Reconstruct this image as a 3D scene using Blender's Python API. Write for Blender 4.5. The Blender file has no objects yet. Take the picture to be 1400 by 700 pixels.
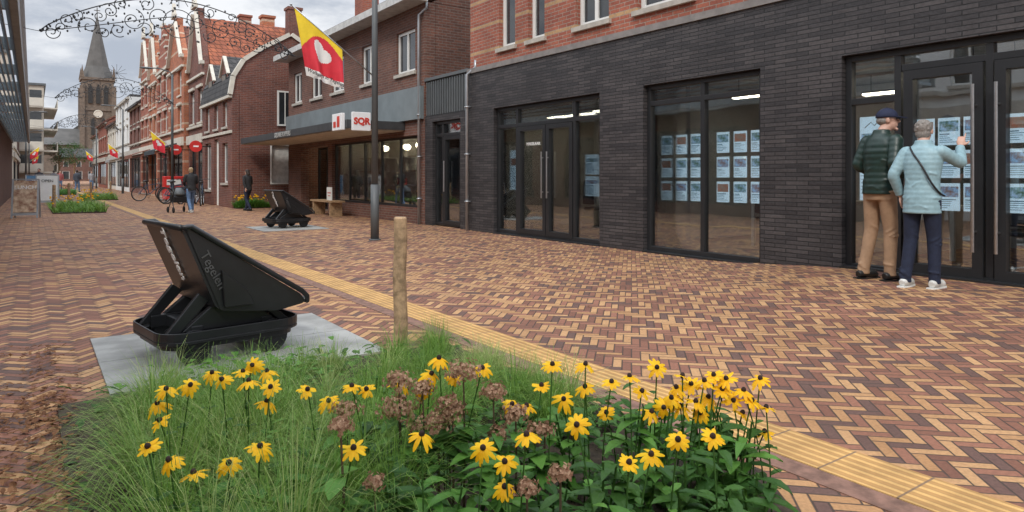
import bpy, math, random
from mathutils import Vector, Matrix, Euler
import bmesh
random.seed(11)
sc=bpy.context.scene
COL=sc.collection
V=Vector
# ------------------------------------------------------------------ materials
def newmat(name):
    m=bpy.data.materials.new(name); m.use_nodes=True
    nt=m.node_tree; b=nt.nodes['Principled BSDF']
    return m,nt,b
def sock(nt,x,inp):
    if isinstance(x,(int,float)): inp.default_value=x
    elif isinstance(x,(tuple,list)): inp.default_value=(*x,1) if len(x)==3 and len(inp.default_value)==4 else x
    else: nt.links.new(x,inp)
def mth(nt,op,a,b=None,c=None):
    n=nt.nodes.new('ShaderNodeMath'); n.operation=op
    sock(nt,a,n.inputs[0])
    if b is not None: sock(nt,b,n.inputs[1])
    if c is not None: sock(nt,c,n.inputs[2])
    return n.outputs[0]
def mixc(nt,f,a,b,mode='MIX'):
    n=nt.nodes.new('ShaderNodeMix'); n.data_type='RGBA'; n.blend_type=mode
    sock(nt,f,n.inputs[0]); sock(nt,a,n.inputs[6]); sock(nt,b,n.inputs[7])
    return n.outputs[2]
def smst(nt,x,a,b,o0=0.0,o1=1.0):
    n=nt.nodes.new('ShaderNodeMapRange'); n.interpolation_type='SMOOTHSTEP'
    sock(nt,x,n.inputs[0]); n.inputs[1].default_value=a; n.inputs[2].default_value=b
    n.inputs[3].default_value=o0; n.inputs[4].default_value=o1
    return n.outputs[0]
def noi(nt,vec,scale,detail=4,rough=.55):
    n=nt.nodes.new('ShaderNodeTexNoise'); n.inputs['Scale'].default_value=scale
    n.inputs['Detail'].default_value=detail; n.inputs['Roughness'].default_value=rough
    if vec is not None: nt.links.new(vec,n.inputs['Vector'])
    return n.outputs['Fac']
def objco(nt):
    return nt.nodes.new('ShaderNodeTexCoord').outputs['Object']
def bump(nt,b,h,dist=.01,strength=.6):
    n=nt.nodes.new('ShaderNodeBump'); n.inputs['Strength'].default_value=strength; n.inputs['Distance'].default_value=dist
    nt.links.new(h,n.inputs['Height']); nt.links.new(n.outputs[0],b.inputs['Normal'])
_mc={}
def M(name,col,rough=.6,metal=0,var=.18,scale=6,bmp=0,emis=0,spec=.5,two=None):
    if name in _mc: return _mc[name]
    m,nt,b=newmat(name)
    co=objco(nt)
    f=noi(nt,co,scale,5,.6)
    a=tuple(c*(1-var) for c in col); d=two if two else tuple(min(1,c*(1+var)) for c in col)
    ff=smst(nt,f,.3,.7)
    c=mixc(nt,ff,a,d)
    nt.links.new(c,b.inputs['Base Color'])
    b.inputs['Roughness'].default_value=rough; b.inputs['Metallic'].default_value=metal
    b.inputs['Specular IOR Level'].default_value=spec
    if bmp: bump(nt,b,noi(nt,co,scale*6,4),bmp,.5)
    if emis:
        nt.links.new(c,b.inputs['Emission Color']); b.inputs['Emission Strength'].default_value=emis
    _mc[name]=m
    return m
def BR(name,c1,c2,mortar,w=.22,h=.066,ms=.007,stripe=None,dist=.006,rough=.85):
    m,nt,b=newmat(name)
    co=objco(nt); s=nt.nodes.new('ShaderNodeSeparateXYZ'); nt.links.new(co,s.inputs[0])
    cx=nt.nodes.new('ShaderNodeCombineXYZ')
    nt.links.new(mth(nt,'ADD',s.outputs[0],s.outputs[1]),cx.inputs[0]); nt.links.new(s.outputs[2],cx.inputs[1])
    bt=nt.nodes.new('ShaderNodeTexBrick'); nt.links.new(cx.outputs[0],bt.inputs['Vector'])
    bt.inputs['Scale'].default_value=1; bt.inputs['Brick Width'].default_value=w; bt.inputs['Row Height'].default_value=h
    bt.inputs['Mortar Size'].default_value=ms; bt.inputs['Mortar Smooth'].default_value=.2; bt.inputs['Bias'].default_value=0
    bt.inputs['Color1'].default_value=(*c1,1); bt.inputs['Color2'].default_value=(*c2,1); bt.inputs['Mortar'].default_value=(*mortar,1)
    col=bt.outputs['Color']
    if stripe:
        per,wid,sc_=stripe
        md=mth(nt,'FLOORED_MODULO',s.outputs[2],per)
        k=mth(nt,'LESS_THAN',md,wid)
        k=mth(nt,'MULTIPLY',k,mth(nt,'SUBTRACT',1,bt.outputs['Fac']))
        col=mixc(nt,mth(nt,'MULTIPLY',k,.75),col,sc_)
    f=noi(nt,co,1.3,5,.65); f2=noi(nt,co,25,3,.6)
    col=mixc(nt,1.0,col,mixc(nt,smst(nt,f,.25,.75),(.72,.70,.70),(1.12,1.1,1.08)),'MULTIPLY')
    col=mixc(nt,1.0,col,mixc(nt,smst(nt,f2,.3,.7),(.85,.85,.85),(1.1,1.1,1.1)),'MULTIPLY')
    nt.links.new(col,b.inputs['Base Color']); b.inputs['Roughness'].default_value=rough
    hh=mth(nt,'SUBTRACT',mth(nt,'MULTIPLY',f2,.5),bt.outputs['Fac'])
    bump(nt,b,hh,dist,.8)
    return m
def tiles(name,c1,c2):
    m,nt,b=newmat(name); co=objco(nt); s=nt.nodes.new('ShaderNodeSeparateXYZ'); nt.links.new(co,s.inputs[0])
    cx=nt.nodes.new('ShaderNodeCombineXYZ'); nt.links.new(mth(nt,'ADD',s.outputs[0],s.outputs[1]),cx.inputs[0]); nt.links.new(s.outputs[2],cx.inputs[1])
    bt=nt.nodes.new('ShaderNodeTexBrick'); nt.links.new(cx.outputs[0],bt.inputs['Vector'])
    bt.inputs['Scale'].default_value=1; bt.inputs['Brick Width'].default_value=.24; bt.inputs['Row Height'].default_value=.2; bt.inputs['Mortar Size'].default_value=.018
    bt.inputs['Color1'].default_value=(*c1,1); bt.inputs['Color2'].default_value=(*c2,1); bt.inputs['Mortar'].default_value=(*[c*.35 for c in c1],1)
    f=noi(nt,co,1.5,5,.6)
    col=mixc(nt,1.0,bt.outputs['Color'],mixc(nt,smst(nt,f,.25,.75),(.6,.6,.6),(1.15,1.15,1.15)),'MULTIPLY')
    nt.links.new(col,b.inputs['Base Color']); b.inputs['Roughness'].default_value=.8
    bump(nt,b,mth(nt,'SUBTRACT',1,bt.outputs['Fac']),.03,.8)
    return m
def paving():
    m,nt,b=newmat('herringbone_brick_paving'); co=objco(nt)
    s=nt.nodes.new('ShaderNodeSeparateXYZ'); nt.links.new(co,s.inputs[0])
    x,y=s.outputs[0],s.outputs[1]; w=.057; n=3; q=1/(w*math.sqrt(2))
    px=mth(nt,'MULTIPLY',mth(nt,'ADD',x,y),q); py=mth(nt,'MULTIPLY',mth(nt,'SUBTRACT',y,x),q)
    i=mth(nt,'FLOOR',px); j=mth(nt,'FLOOR',py); fx=mth(nt,'SUBTRACT',px,i); fy=mth(nt,'SUBTRACT',py,j)
    k=mth(nt,'FLOORED_MODULO',mth(nt,'ADD',mth(nt,'SUBTRACT',i,j),.001),2*n); k=mth(nt,'ROUND',k)
    H=mth(nt,'LESS_THAN',k,n-.5); Vv=mth(nt,'SUBTRACT',1,H)
    def sel(a,c): return mth(nt,'ADD',mth(nt,'MULTIPLY',a,H),mth(nt,'MULTIPLY',c,Vv))
    si=mth(nt,'SUBTRACT',i,k); jT=mth(nt,'ADD',j,mth(nt,'SUBTRACT',k,n))
    idx=sel(si,i); idy=sel(j,jT)
    i0=sel(si,mth(nt,'SUBTRACT',i,n)); 
    R=mth(nt,'ROUND',mth(nt,'ADD',idy,mth(nt,'MULTIPLY',mth(nt,'SUBTRACT',i0,idy),.5)))
    a=sel(mth(nt,'ADD',k,fx),mth(nt,'ADD',mth(nt,'SUBTRACT',2*n-1,k),fy)); bb=sel(fy,fx)
    e=mth(nt,'MINIMUM',mth(nt,'MINIMUM',a,mth(nt,'SUBTRACT',n,a)),mth(nt,'MINIMUM',bb,mth(nt,'SUBTRACT',1,bb)))
    face=smst(nt,e,.02,.11)
    cv=nt.nodes.new('ShaderNodeCombineXYZ'); nt.links.new(idx,cv.inputs[0]); nt.links.new(idy,cv.inputs[1]); nt.links.new(H,cv.inputs[2])
    wn=nt.nodes.new('ShaderNodeTexWhiteNoise'); nt.links.new(cv.outputs[0],wn.inputs['Vector'])
    sp=nt.nodes.new('ShaderNodeSeparateColor'); nt.links.new(wn.outputs['Color'],sp.inputs[0])
    wr=nt.nodes.new('ShaderNodeTexWhiteNoise'); wr.noise_dimensions='1D'; nt.links.new(R,wr.inputs['W'])
    alt=mth(nt,'GREATER_THAN',mth(nt,'FLOORED_MODULO',mth(nt,'ADD',R,.01),2),1)
    t=mth(nt,'ADD',mth(nt,'MULTIPLY',wr.outputs['Value'],.22),mth(nt,'MULTIPLY',sp.outputs[0],.50))
    t=mth(nt,'ADD',t,mth(nt,'MULTIPLY',alt,.24))
    t=mth(nt,'SUBTRACT',t,mth(nt,'MULTIPLY',smst(nt,x,3.2,1.8),.06))
    och=mth(nt,'GREATER_THAN',t,.50)
    red=mixc(nt,sp.outputs[1],(.185,.085,.058),(.31,.142,.092))
    red=mixc(nt,mth(nt,'GREATER_THAN',sp.outputs[2],.78),red,(.14,.080,.065))
    oc=mixc(nt,sp.outputs[1],(.40,.215,.098),(.52,.305,.150))
    col=mixc(nt,och,red,oc)
    f=noi(nt,co,.9,6,.65); f2=noi(nt,co,60,3,.6)
    col=mixc(nt,1.0,col,mixc(nt,smst(nt,f,.3,.72),(.84,.83,.82),(1.06,1.06,1.06)),'MULTIPLY')
    col=mixc(nt,1.0,col,mixc(nt,smst(nt,f2,.3,.7),(.85,.85,.85),(1.1,1.1,1.1)),'MULTIPLY')
    col=mixc(nt,face,(.07,.050,.040),col)
    nt.links.new(col,b.inputs['Base Color'])
    nt.links.new(smst(nt,f,.3,.7,.65,.85),b.inputs['Roughness'])
    b.inputs['Specular IOR Level'].default_value=.35
    bump(nt,b,mth(nt,'ADD',face,mth(nt,'MULTIPLY',f2,.3)),.005,.7)
    return m
def tactile():
    m,nt,b=newmat('ribbed_yellow_guide_tiles'); co=objco(nt)
    s=nt.nodes.new('ShaderNodeSeparateXYZ'); nt.links.new(co,s.inputs[0])
    r=mth(nt,'ABSOLUTE',mth(nt,'SUBTRACT',mth(nt,'FLOORED_MODULO',s.outputs[0],.05),.025))
    rib=smst(nt,r,.006,.014)
    j=mth(nt,'ABSOLUTE',mth(nt,'SUBTRACT',mth(nt,'FLOORED_MODULO',s.outputs[1],.3),.15)); joint=smst(nt,j,.143,.148)
    f=noi(nt,co,5,5,.6)
    col=mixc(nt,rib,(.64,.39,.14),(.43,.24,.085)); col=mixc(nt,joint,col,(.2,.13,.08))
    col=mixc(nt,1.0,col,mixc(nt,smst(nt,f,.3,.7),(.76,.76,.76),(1.1,1.1,1.1)),'MULTIPLY')
    nt.links.new(col,b.inputs['Base Color']); b.inputs['Roughness'].default_value=.8
    bump(nt,b,mth(nt,'SUBTRACT',1,rib),.005,.8)
    return m
def glassmat(name,tint=(.75,.78,.78),base=.10):
    m,nt,b=newmat(name); nt.nodes.remove(b)
    out=nt.nodes['Material Output']
    tr=nt.nodes.new('ShaderNodeBsdfTransparent'); tr.inputs[0].default_value=(*tint,1)
    gl=nt.nodes.new('ShaderNodeBsdfGlossy'); gl.inputs['Roughness'].default_value=.01; gl.inputs[0].default_value=(.9,.93,.95,1)
    fr=nt.nodes.new('ShaderNodeFresnel'); fr.inputs[0].default_value=1.5
    co=objco(nt); w=noi(nt,co,1.2,2)
    bn=nt.nodes.new('ShaderNodeBump'); bn.inputs['Strength'].default_value=.12; bn.inputs['Distance'].default_value=.02; nt.links.new(w,bn.inputs['Height']); nt.links.new(bn.outputs[0],gl.inputs['Normal'])
    f=mth(nt,'ADD',mth(nt,'MULTIPLY',fr.outputs[0],1.3),base); f=mth(nt,'MINIMUM',f,.9)
    mx=nt.nodes.new('ShaderNodeMixShader'); nt.links.new(f,mx.inputs[0]); nt.links.new(tr.outputs[0],mx.inputs[1]); nt.links.new(gl.outputs[0],mx.inputs[2])
    nt.links.new(mx.outputs[0],out.inputs['Surface'])
    return m
def leafmat(name,c1,c2,scale=9,rough=.5):
    m,nt,b=newmat(name); co=objco(nt)
    g=nt.nodes.new('ShaderNodeNewGeometry')
    r=g.outputs['Random Per Island']
    f=noi(nt,co,scale,3)
    c=mixc(nt,mth(nt,'ADD',mth(nt,'MULTIPLY',r,.7),mth(nt,'MULTIPLY',f,.3)),c1,c2)
    nt.links.new(c,b.inputs['Base Color']); b.inputs['Roughness'].default_value=rough
    b.inputs['Specular IOR Level'].default_value=.3
    tl=nt.nodes.new('ShaderNodeBsdfTranslucent'); nt.links.new(c,tl.inputs[0])
    mx=nt.nodes.new('ShaderNodeMixShader'); mx.inputs[0].default_value=.35
    nt.links.new(b.outputs[0],mx.inputs[1]); nt.links.new(tl.outputs[0],mx.inputs[2]); nt.links.new(mx.outputs[0],nt.nodes['Material Output'].inputs['Surface'])
    return m
# ------------------------------------------------------------------ mesh builder
class MB:
    def __init__(s): s.v=[];s.f=[];s.m=[];s.mi=0
    def add(s,vs,fs):
        o=len(s.v); s.v+= [tuple(p) for p in vs]
        for f in fs: s.f.append([o+i for i in f]); s.m.append(s.mi)
        return s
    def box(s,x0,x1,y0,y1,z0,z1):
        return s.add([(x0,y0,z0),(x1,y0,z0),(x1,y1,z0),(x0,y1,z0),(x0,y0,z1),(x1,y0,z1),(x1,y1,z1),(x0,y1,z1)],
          [(0,3,2,1),(4,5,6,7),(0,1,5,4),(1,2,6,5),(2,3,7,6),(3,0,4,7)])
    def quad(s,*p): return s.add(p,[tuple(range(len(p)))])
    def cyl(s,p0,p1,r0,r1=None,n=12,cap=True): return s.tube([p0,p1],[r0,r0 if r1 is None else r1],n,cap)
    def tube(s,pts,r,n=8,cap=True,ell=None):
        pts=[V(p) for p in pts]; N=len(pts)
        if not hasattr(r,'__len__'): r=[r]*N
        vs=[];prev=None
        for i,p in enumerate(pts):
            a=pts[max(i-1,0)]; b=pts[min(i+1,N-1)]; t=(b-a)
            t=t.normalized() if t.length>1e-9 else V((0,0,1))
            if prev is None:
                h=V((1,0,0)) if abs(t.x)<.8 else V((0,1,0))
            else: h=prev
            sx=(h-t*h.dot(t)).normalized(); prev=sx; sy=t.cross(sx)
            for k in range(n):
                A=2*math.pi*k/n; vs.append(p+sx*(math.cos(A)*r[i])+sy*(math.sin(A)*r[i]*(ell or 1)))
        fs=[]
        for i in range(N-1):
            for k in range(n): fs.append((i*n+k,i*n+(k+1)%n,(i+1)*n+(k+1)%n,(i+1)*n+k))
        if cap: fs.append(tuple(range(n))[::-1]); fs.append(tuple((N-1)*n+k for k in range(n)))
        return s.add(vs,fs)
    def rings(s,rs,n=24):
        vs=[];fs=[]
        for (cx,cy,cz,rx,ry) in rs:
            for k in range(n):
                A=2*math.pi*k/n; vs.append((cx+math.cos(A)*rx,cy+math.sin(A)*ry,cz))
        for i in range(len(rs)-1):
            for k in range(n): fs.append((i*n+k,i*n+(k+1)%n,(i+1)*n+(k+1)%n,(i+1)*n+k))
        fs.append(tuple(range(n))[::-1]); fs.append(tuple((len(rs)-1)*n+k for k in range(n)))
        return s.add(vs,fs)
    def prism(s,poly,ax,a,b):
        n=len(poly)
        def P(u,v,w): return {'x':(w,u,v),'y':(u,w,v),'z':(u,v,w)}[ax]
        vs=[P(u,v,a) for u,v in poly]+[P(u,v,b) for u,v in poly]
        fs=[tuple(range(n))[::-1],tuple(range(n,2*n))]+[(i,(i+1)%n,n+(i+1)%n,n+i) for i in range(n)]
        return s.add(vs,fs)
    def ell(s,c,r,n=16,m=10,mat=None,zmin=-1):
        c=V(c);vs=[];fs=[]
        a0=math.asin(max(-1,zmin))
        for i in range(m+1):
            ph=a0+(math.pi/2-a0)*i/m
            for k in range(n):
                A=2*math.pi*k/n; p=V((math.cos(A)*math.cos(ph)*r[0],math.sin(A)*math.cos(ph)*r[1],math.sin(ph)*r[2]))
                if mat: p=mat@p
                vs.append(c+p)
        for i in range(m):
            for k in range(n): fs.append((i*n+k,i*n+(k+1)%n,(i+1)*n+(k+1)%n,(i+1)*n+k))
        if zmin>-1: fs.append(tuple(range(n))[::-1])
        return s.add(vs,fs)
    def torus(s,c,R,r,ax='y',n=28,k=8,a0=0,a1=2*math.pi):
        c=V(c); pts=[]
        full=abs(a1-a0-2*math.pi)<1e-6
        for i in range(n+1):
            A=a0+(a1-a0)*i/n
            u,w=math.cos(A)*R,math.sin(A)*R
            pts.append(c+V({'x':(0,u,w),'y':(u,0,w),'z':(u,w,0)}[ax]))
        return s.tube(pts,r,k,cap=not full)
    def mesh(s,name,mats,off=(0,0,0),smooth=False,recalc=True):
        me=bpy.data.meshes.new(name)
        ox,oy,oz=off
        me.from_pydata([(a-ox,b-oy,c-oz) for a,b,c in s.v],[],s.f)
        if not isinstance(mats,(list,tuple)): mats=[mats]
        for m in mats: me.materials.append(m)
        me.polygons.foreach_set('material_index',s.m)
        if recalc:
            bm=bmesh.new(); bm.from_mesh(me); bmesh.ops.recalc_face_normals(bm,faces=bm.faces); bm.to_mesh(me); bm.free()
        if smooth: me.shade_smooth()
        me.update()
        return me
class Thing:
    def __init__(s,name,label,cat,loc=(0,0,0),rot=0,group=None):
        e=bpy.data.objects.new(name,None); e.empty_display_size=.2; e.location=loc; e.rotation_euler=(0,0,rot)
        e['label']=label; e['category']=cat
        if group: e['group']=group
        COL.objects.link(e); s.e=e; s.loc=V(loc); s.rot=rot
    def part(s,name,mb,mats,parent=None,label=None,smooth=False,world=False,bevel=0,recalc=True):
        me=mb.mesh(name,mats,s.loc if world else (0,0,0),smooth,recalc) if isinstance(mb,MB) else mb
        if not isinstance(mb,MB):
            me.materials.clear(); me.materials.append(mats)
            if smooth: me.shade_smooth()
        o=bpy.data.objects.new(name,me); o.parent=parent or s.e
        if label: o['label']=label
        COL.objects.link(o)
        if bevel:
            b=o.modifiers.new('bevel','BEVEL'); b.width=bevel; b.segments=2; b.limit_method='ANGLE'
        return o
def struct(name,mb,mats,smooth=False,kind='structure',label=None,cat=None):
    me=mb.mesh(name,mats,(0,0,0),smooth); o=bpy.data.objects.new(name,me); o['kind']=kind
    if label: o['label']=label
    if cat: o['category']=cat
    COL.objects.link(o); return o
def copything(e,loc,rot=None,scale=None,label=None,group=None):
    def rec(o,par):
        c=o.copy(); COL.objects.link(c)
        if par: c.parent=par
        for ch in list(o.children): rec(ch,c)
        return c
    c=rec(e,None); c.location=loc
    if rot is not None: c.rotation_euler=(0,0,rot)
    if scale: c.scale=(scale,)*3 if not hasattr(scale,'__len__') else scale
    if label: c['label']=label
    if group: c['group']=group
    return c
def textmesh(txt,size,ext=.004,align='CENTER',bold=0):
    cu=bpy.data.curves.new('t','FONT'); cu.body=txt; cu.size=size; cu.extrude=ext; cu.align_x=align; cu.align_y='CENTER'; cu.offset=bold
    cu.resolution_u=3
    o=bpy.data.objects.new('t',cu); COL.objects.link(o)
    dg=bpy.context.evaluated_depsgraph_get(); dg.update()
    me=bpy.data.meshes.new_from_object(o.evaluated_get(dg)); bpy.data.objects.remove(o); bpy.data.curves.remove(cu)
    return me
def tpart(th,name,txt,size,loc,rot,mat,parent=None,bold=0):
    me=textmesh(txt,size,.003,bold=bold)
    mt=(rot if isinstance(rot,Matrix) else Euler(rot).to_matrix()).to_4x4()
    me.transform(Matrix.Translation(V(loc)-th.loc if th.rot==0 and not getattr(th,'local',False) else V(loc))@mt)
    return th.part(name,me,mat,parent)
FX=(math.pi/2,0,-math.pi/2)   # text facing -X
FY=(math.pi/2,0,0)            # text facing -Y
def remesh(mb,vox,sm=4):
    me=mb.mesh('tmp',[]); o=bpy.data.objects.new('tmp',me); COL.objects.link(o)
    r=o.modifiers.new('r','REMESH'); r.mode='VOXEL'; r.voxel_size=vox
    if sm:
        q=o.modifiers.new('s','SMOOTH'); q.iterations=sm; q.factor=.5
    dg=bpy.context.evaluated_depsgraph_get(); dg.update()
    m2=bpy.data.meshes.new_from_object(o.evaluated_get(dg)); bpy.data.objects.remove(o); bpy.data.meshes.remove(me)
    return m2
def wallx(mb,c0,c1,a0,a1,z0,z1,ops,ax='x'):
    def P(c,a,z): return (c,a,z) if ax=='x' else (a,c,z)
    A=sorted(set([a0,a1]+[v for o in ops for v in o[:2] if a0<v<a1])); Z=sorted(set([z0,z1]+[v for o in ops for v in o[2:] if z0<v<z1]))
    for i in range(len(A)-1):
        for j in range(len(Z)-1):
            am=(A[i]+A[i+1])/2; zm=(Z[j]+Z[j+1])/2
            if any(o[0]<am<o[1] and o[2]<zm<o[3] for o in ops): continue
            for c in (c0,c1): mb.quad(P(c,A[i],Z[j]),P(c,A[i+1],Z[j]),P(c,A[i+1],Z[j+1]),P(c,A[i],Z[j+1]))
    for o in ops:
        y0,y1,q0,q1=max(o[0],a0),min(o[1],a1),max(o[2],z0),min(o[3],z1)
        mb.quad(P(c0,y0,q0),P(c1,y0,q0),P(c1,y0,q1),P(c0,y0,q1)); mb.quad(P(c0,y1,q0),P(c1,y1,q0),P(c1,y1,q1),P(c0,y1,q1))
        mb.quad(P(c0,y0,q1),P(c1,y0,q1),P(c1,y1,q1),P(c0,y1,q1)); mb.quad(P(c0,y0,q0),P(c1,y0,q0),P(c1,y1,q0),P(c0,y1,q0))
    for a in (a0,a1): mb.quad(P(c0,a,z0),P(c1,a,z0),P(c1,a,z1),P(c0,a,z1))
    for z in (z0,z1): mb.quad(P(c0,a0,z),P(c1,a0,z),P(c1,a1,z),P(c0,a1,z))
# ------------------------------------------------------------------ camera
CAMH=1.15; TH=math.radians(35.07)
cam=bpy.data.objects.new('camera',bpy.data.cameras.new('camera')); COL.objects.link(cam)
cam.location=(0,0,CAMH); cam.rotation_euler=(math.pi/2,0,-TH)
cam.data.lens=24; cam.data.sensor_width=36; cam.data.shift_y=-.0779; cam.data.clip_end=3000; cam.data.clip_start=.05
sc.camera=cam
sc.view_settings.view_transform='Standard'; sc.view_settings.look='None'; sc.view_settings.exposure=0
# ------------------------------------------------------------------ world: overcast, brighter overhead than at the horizon
w=bpy.data.worlds.new('World'); sc.world=w; w.use_nodes=True; nt=w.node_tree; bg=nt.nodes['Background']
sky=nt.nodes.new('ShaderNodeTexSky'); sky.sky_type='NISHITA'; sky.sun_disc=False
SE=math.radians(42); sky.sun_elevation=SE; sky.air_density=1.4; sky.dust_density=2
tc=nt.nodes.new('ShaderNodeTexCoord'); mp=nt.nodes.new('ShaderNodeMapping'); mp.inputs['Scale'].default_value=(1,1,2.6); mp.inputs['Location'].default_value=(3.1,.4,.2)
nt.links.new(tc.outputs['Generated'],mp.inputs[0])
n1=noi(nt,mp.outputs[0],4.2,8,.6); n2=noi(nt,mp.outputs[0],1.3,3,.5)
cl=smst(nt,n1,.36,.62)
cc=mixc(nt,cl,(3.5,3.9,4.6),(7.1,7.25,7.5))
cov=smst(nt,n2,.28,.5)
colw=mixc(nt,mth(nt,'ADD',.74,mth(nt,'MULTIPLY',cov,.25)),sky.outputs[0],cc)
sz=nt.nodes.new('ShaderNodeSeparateXYZ'); nt.links.new(tc.outputs['Generated'],sz.inputs[0])
gain=smst(nt,sz.outputs[2],.25,.9,1.0,3.0)
vm=nt.nodes.new('ShaderNodeVectorMath'); vm.operation='SCALE'; nt.links.new(colw,vm.inputs[0]); nt.links.new(gain,vm.inputs['Scale'])
nt.links.new(vm.outputs[0],bg.inputs[0]); bg.inputs[1].default_value=.135
sd=bpy.data.lights.new('sun','SUN'); sd.energy=1.5; sd.angle=math.radians(10); sd.color=(1,.94,.85)
so=bpy.data.objects.new('sun',sd); COL.objects.link(so)
d=V((-math.cos(SE)*.75,-math.cos(SE)*.66,math.sin(SE)))
so.rotation_euler=d.to_track_quat('Z','Y').to_euler(); so.location=(0,0,30)
sky.sun_rotation=math.atan2(d.x,d.y)
# ------------------------------------------------------------------ material set
BLK=M('black_metal',(.015,.016,.018),.35,0,.2,5,spec=.5)
BLKF=M('anthracite_frame',(.02,.021,.023),.4,0,.1,3)
STEEL=M('brushed_steel',(.6,.6,.6),.3,1,.08,20)
WHITE=M('white_paint',(.75,.75,.72),.5,0,.06,3)
STONE=M('pale_stone',(.44,.41,.36),.8,0,.15,6,.003)
CONC=M('concrete',(.29,.29,.275),.85,0,.25,3,.004)
DGREY=M('dark_grey_panel',(.10,.11,.115),.5,0,.1,2)
FASC=M('grey_green_fascia',(.18,.21,.22),.45,0,.12,2)
ZINC=M('zinc_grey',(.42,.44,.46),.4,.6,.1,4)
WOOD=M('weathered_wood',(.34,.22,.12),.8,0,.3,14,.004)
POSTW=M('round_wood',(.36,.24,.14),.8,0,.4,18,.006)
DB=BR('dark_long_brick',(.034,.032,.035),(.078,.071,.072),(.013,.013,.014),.30,.052,.006,dist=.014,rough=.55)
RB=BR('red_brick_with_yellow_courses',(.40,.13,.08),(.30,.09,.06),(.34,.28,.23),.22,.066,.007,stripe=(.528,.066,(.52,.36,.18)))
CB=BR('brown_brick',(.20,.085,.058),(.13,.06,.045),(.20,.17,.15))
DBR=BR('dark_red_brick',(.22,.075,.05),(.14,.052,.04),(.22,.17,.15))
OB=BR('orange_red_brick',(.52,.165,.07),(.40,.12,.06),(.34,.25,.19),stripe=(.9,.10,(.66,.54,.40)))
RB2=BR('plain_red_brick',(.38,.11,.065),(.28,.075,.05),(.25,.2,.16))
RB3=BR('red_brick_white_bands',(.42,.12,.065),(.30,.08,.05),(.28,.22,.18),stripe=(.7,.09,(.7,.64,.52)))
LB=BR('left_brown_brick',(.15,.075,.055),(.11,.055,.04),(.12,.1,.09))
CHB=BR('church_stone_brick',(.20,.155,.12),(.15,.12,.095),(.2,.17,.14),.5,.2,.02)
TB=tiles('brown_roof_tiles',(.12,.065,.05),(.09,.055,.045)); TO=tiles('orange_roof_tiles',(.42,.13,.06),(.30,.09,.05)); TD=tiles('dark_roof_tiles',(.06,.06,.062),(.085,.08,.08)); TM=tiles('worn_red_brown_tiles',(.30,.105,.06),(.17,.075,.055))
SLATE=M('grey_slate',(.10,.097,.092),.7,0,.2,.5)
GL=glassmat('shop_glass',(.86,.90,.92),.15)
GD=M('dark_window_glass',(.03,.035,.04),.06,0,.3,1.5,spec=.9)
CREAM=M('cream_render',(.62,.58,.50),.8,0,.08,1)
WREND=M('white_render',(.70,.70,.68),.8,0,.07,1)
BEIGE=M('beige_concrete',(.50,.45,.38),.8,0,.1,1)
INW=M('interior_wall',(.44,.44,.43),.8,0,.1,1); INF=M('interior_wood_floor',(.30,.22,.17),.35,0,.2,2); INC=M('interior_ceiling',(.45,.45,.45),.8)
INB=M('bright_interior_wall',(.70,.66,.58),.8,0,.1,1)
LAMP=M('warm_lamp',(1,.84,.62),.5,0,.0,1,emis=15); LAMPB=M('bright_lamp',(1,.82,.58),.5,0,.0,1,emis=60)
RED=M('red_paint',(.60,.03,.025),.45,0,.1,4); REDT=M('red_lettering',(.62,.05,.03),.5)
YEL=M('yellow_cloth',(.85,.62,.03),.7,0,.08,5); REDC=M('red_cloth',(.66,.03,.05),.7,0,.1,5); WCL=M('white_cloth',(.78,.78,.76),.7,0,.05,5)
BLKT=M('black_lettering',(.02,.02,.02),.6); WT=M('white_lettering',(.8,.8,.8),.5); GT=M('pale_grey_lettering',(.42,.42,.40),.5)
CTRIM=M('cream_trim',(.60,.56,.48),.6,0,.1,4)
CAMR=(math.cos(TH),-math.sin(TH)); CAMF=(math.sin(TH),math.cos(TH))
def ax(r,d): # bed survey axes: lateral r and depth d in metres, turned into street axes
    return (CAMR[0]*r+CAMF[0]*d, CAMR[1]*r+CAMF[1]*d)
# ------------------------------------------------------------------ ground
def S(t): t=max(0,min(1,t)); return t*t*(3-2*t)
def gz(x,y): return .11*S((x-3.2)/3.6)*S((6.2-y)/2.4)
xs=[-1500,-400,-60,-10,-2,0,2]+[3+.25*i for i in range(24)]+[10,20,80,400,1500]
ys=[-1500,-300,-40,-10,-4]+[-2+.3*i for i in range(30)]+[8,12,20,40,80,200,600,2500]
g=MB(); vs=[(x,y,gz(x,y)) for y in ys for x in xs]; nx=len(xs)
g.add(vs,[(j*nx+i,j*nx+i+1,(j+1)*nx+i+1,(j+1)*nx+i) for j in range(len(ys)-1) for i in range(nx-1)])
struct('ground',g,paving(),True)
t=MB(); t.box(2.52,2.80,-6,120,-.05,.006); struct('tactile_paving',t,tactile())
t=MB(); t.box(2.40,2.515,-6,120,-.05,.004); struct('paving_border',t,M('dark_border_brick',(.20,.11,.08),.8,0,.35,14,.004))
def slab(x0,x1,y0,y1):
    t=MB(); 
    n=max(1,round((y1-y0)/.72)); h=(y1-y0)/n
    for i in range(n): 
        xm=(x0+x1)/2
        t.box(x0,xm-.004,y0+i*h,y0+(i+1)*h-.008,-.05,.012); t.box(xm+.004,x1,y0+i*h,y0+(i+1)*h-.008,-.05,.012)
    return struct('concrete_paving',t,CONC)
slab(.33,1.90,4.12,5.62); slab(3.9,5.3,14.5,16.0)
t=MB(); t.prism([(.10,1.2),(2.0,1.2),(2.30,1.6),(2.30,4.05),(.10,4.05)],'z',-.05,.02); struct('soil',t,M('dark_soil',(.05,.035,.022),.95,0,.4,20,.01))
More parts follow.
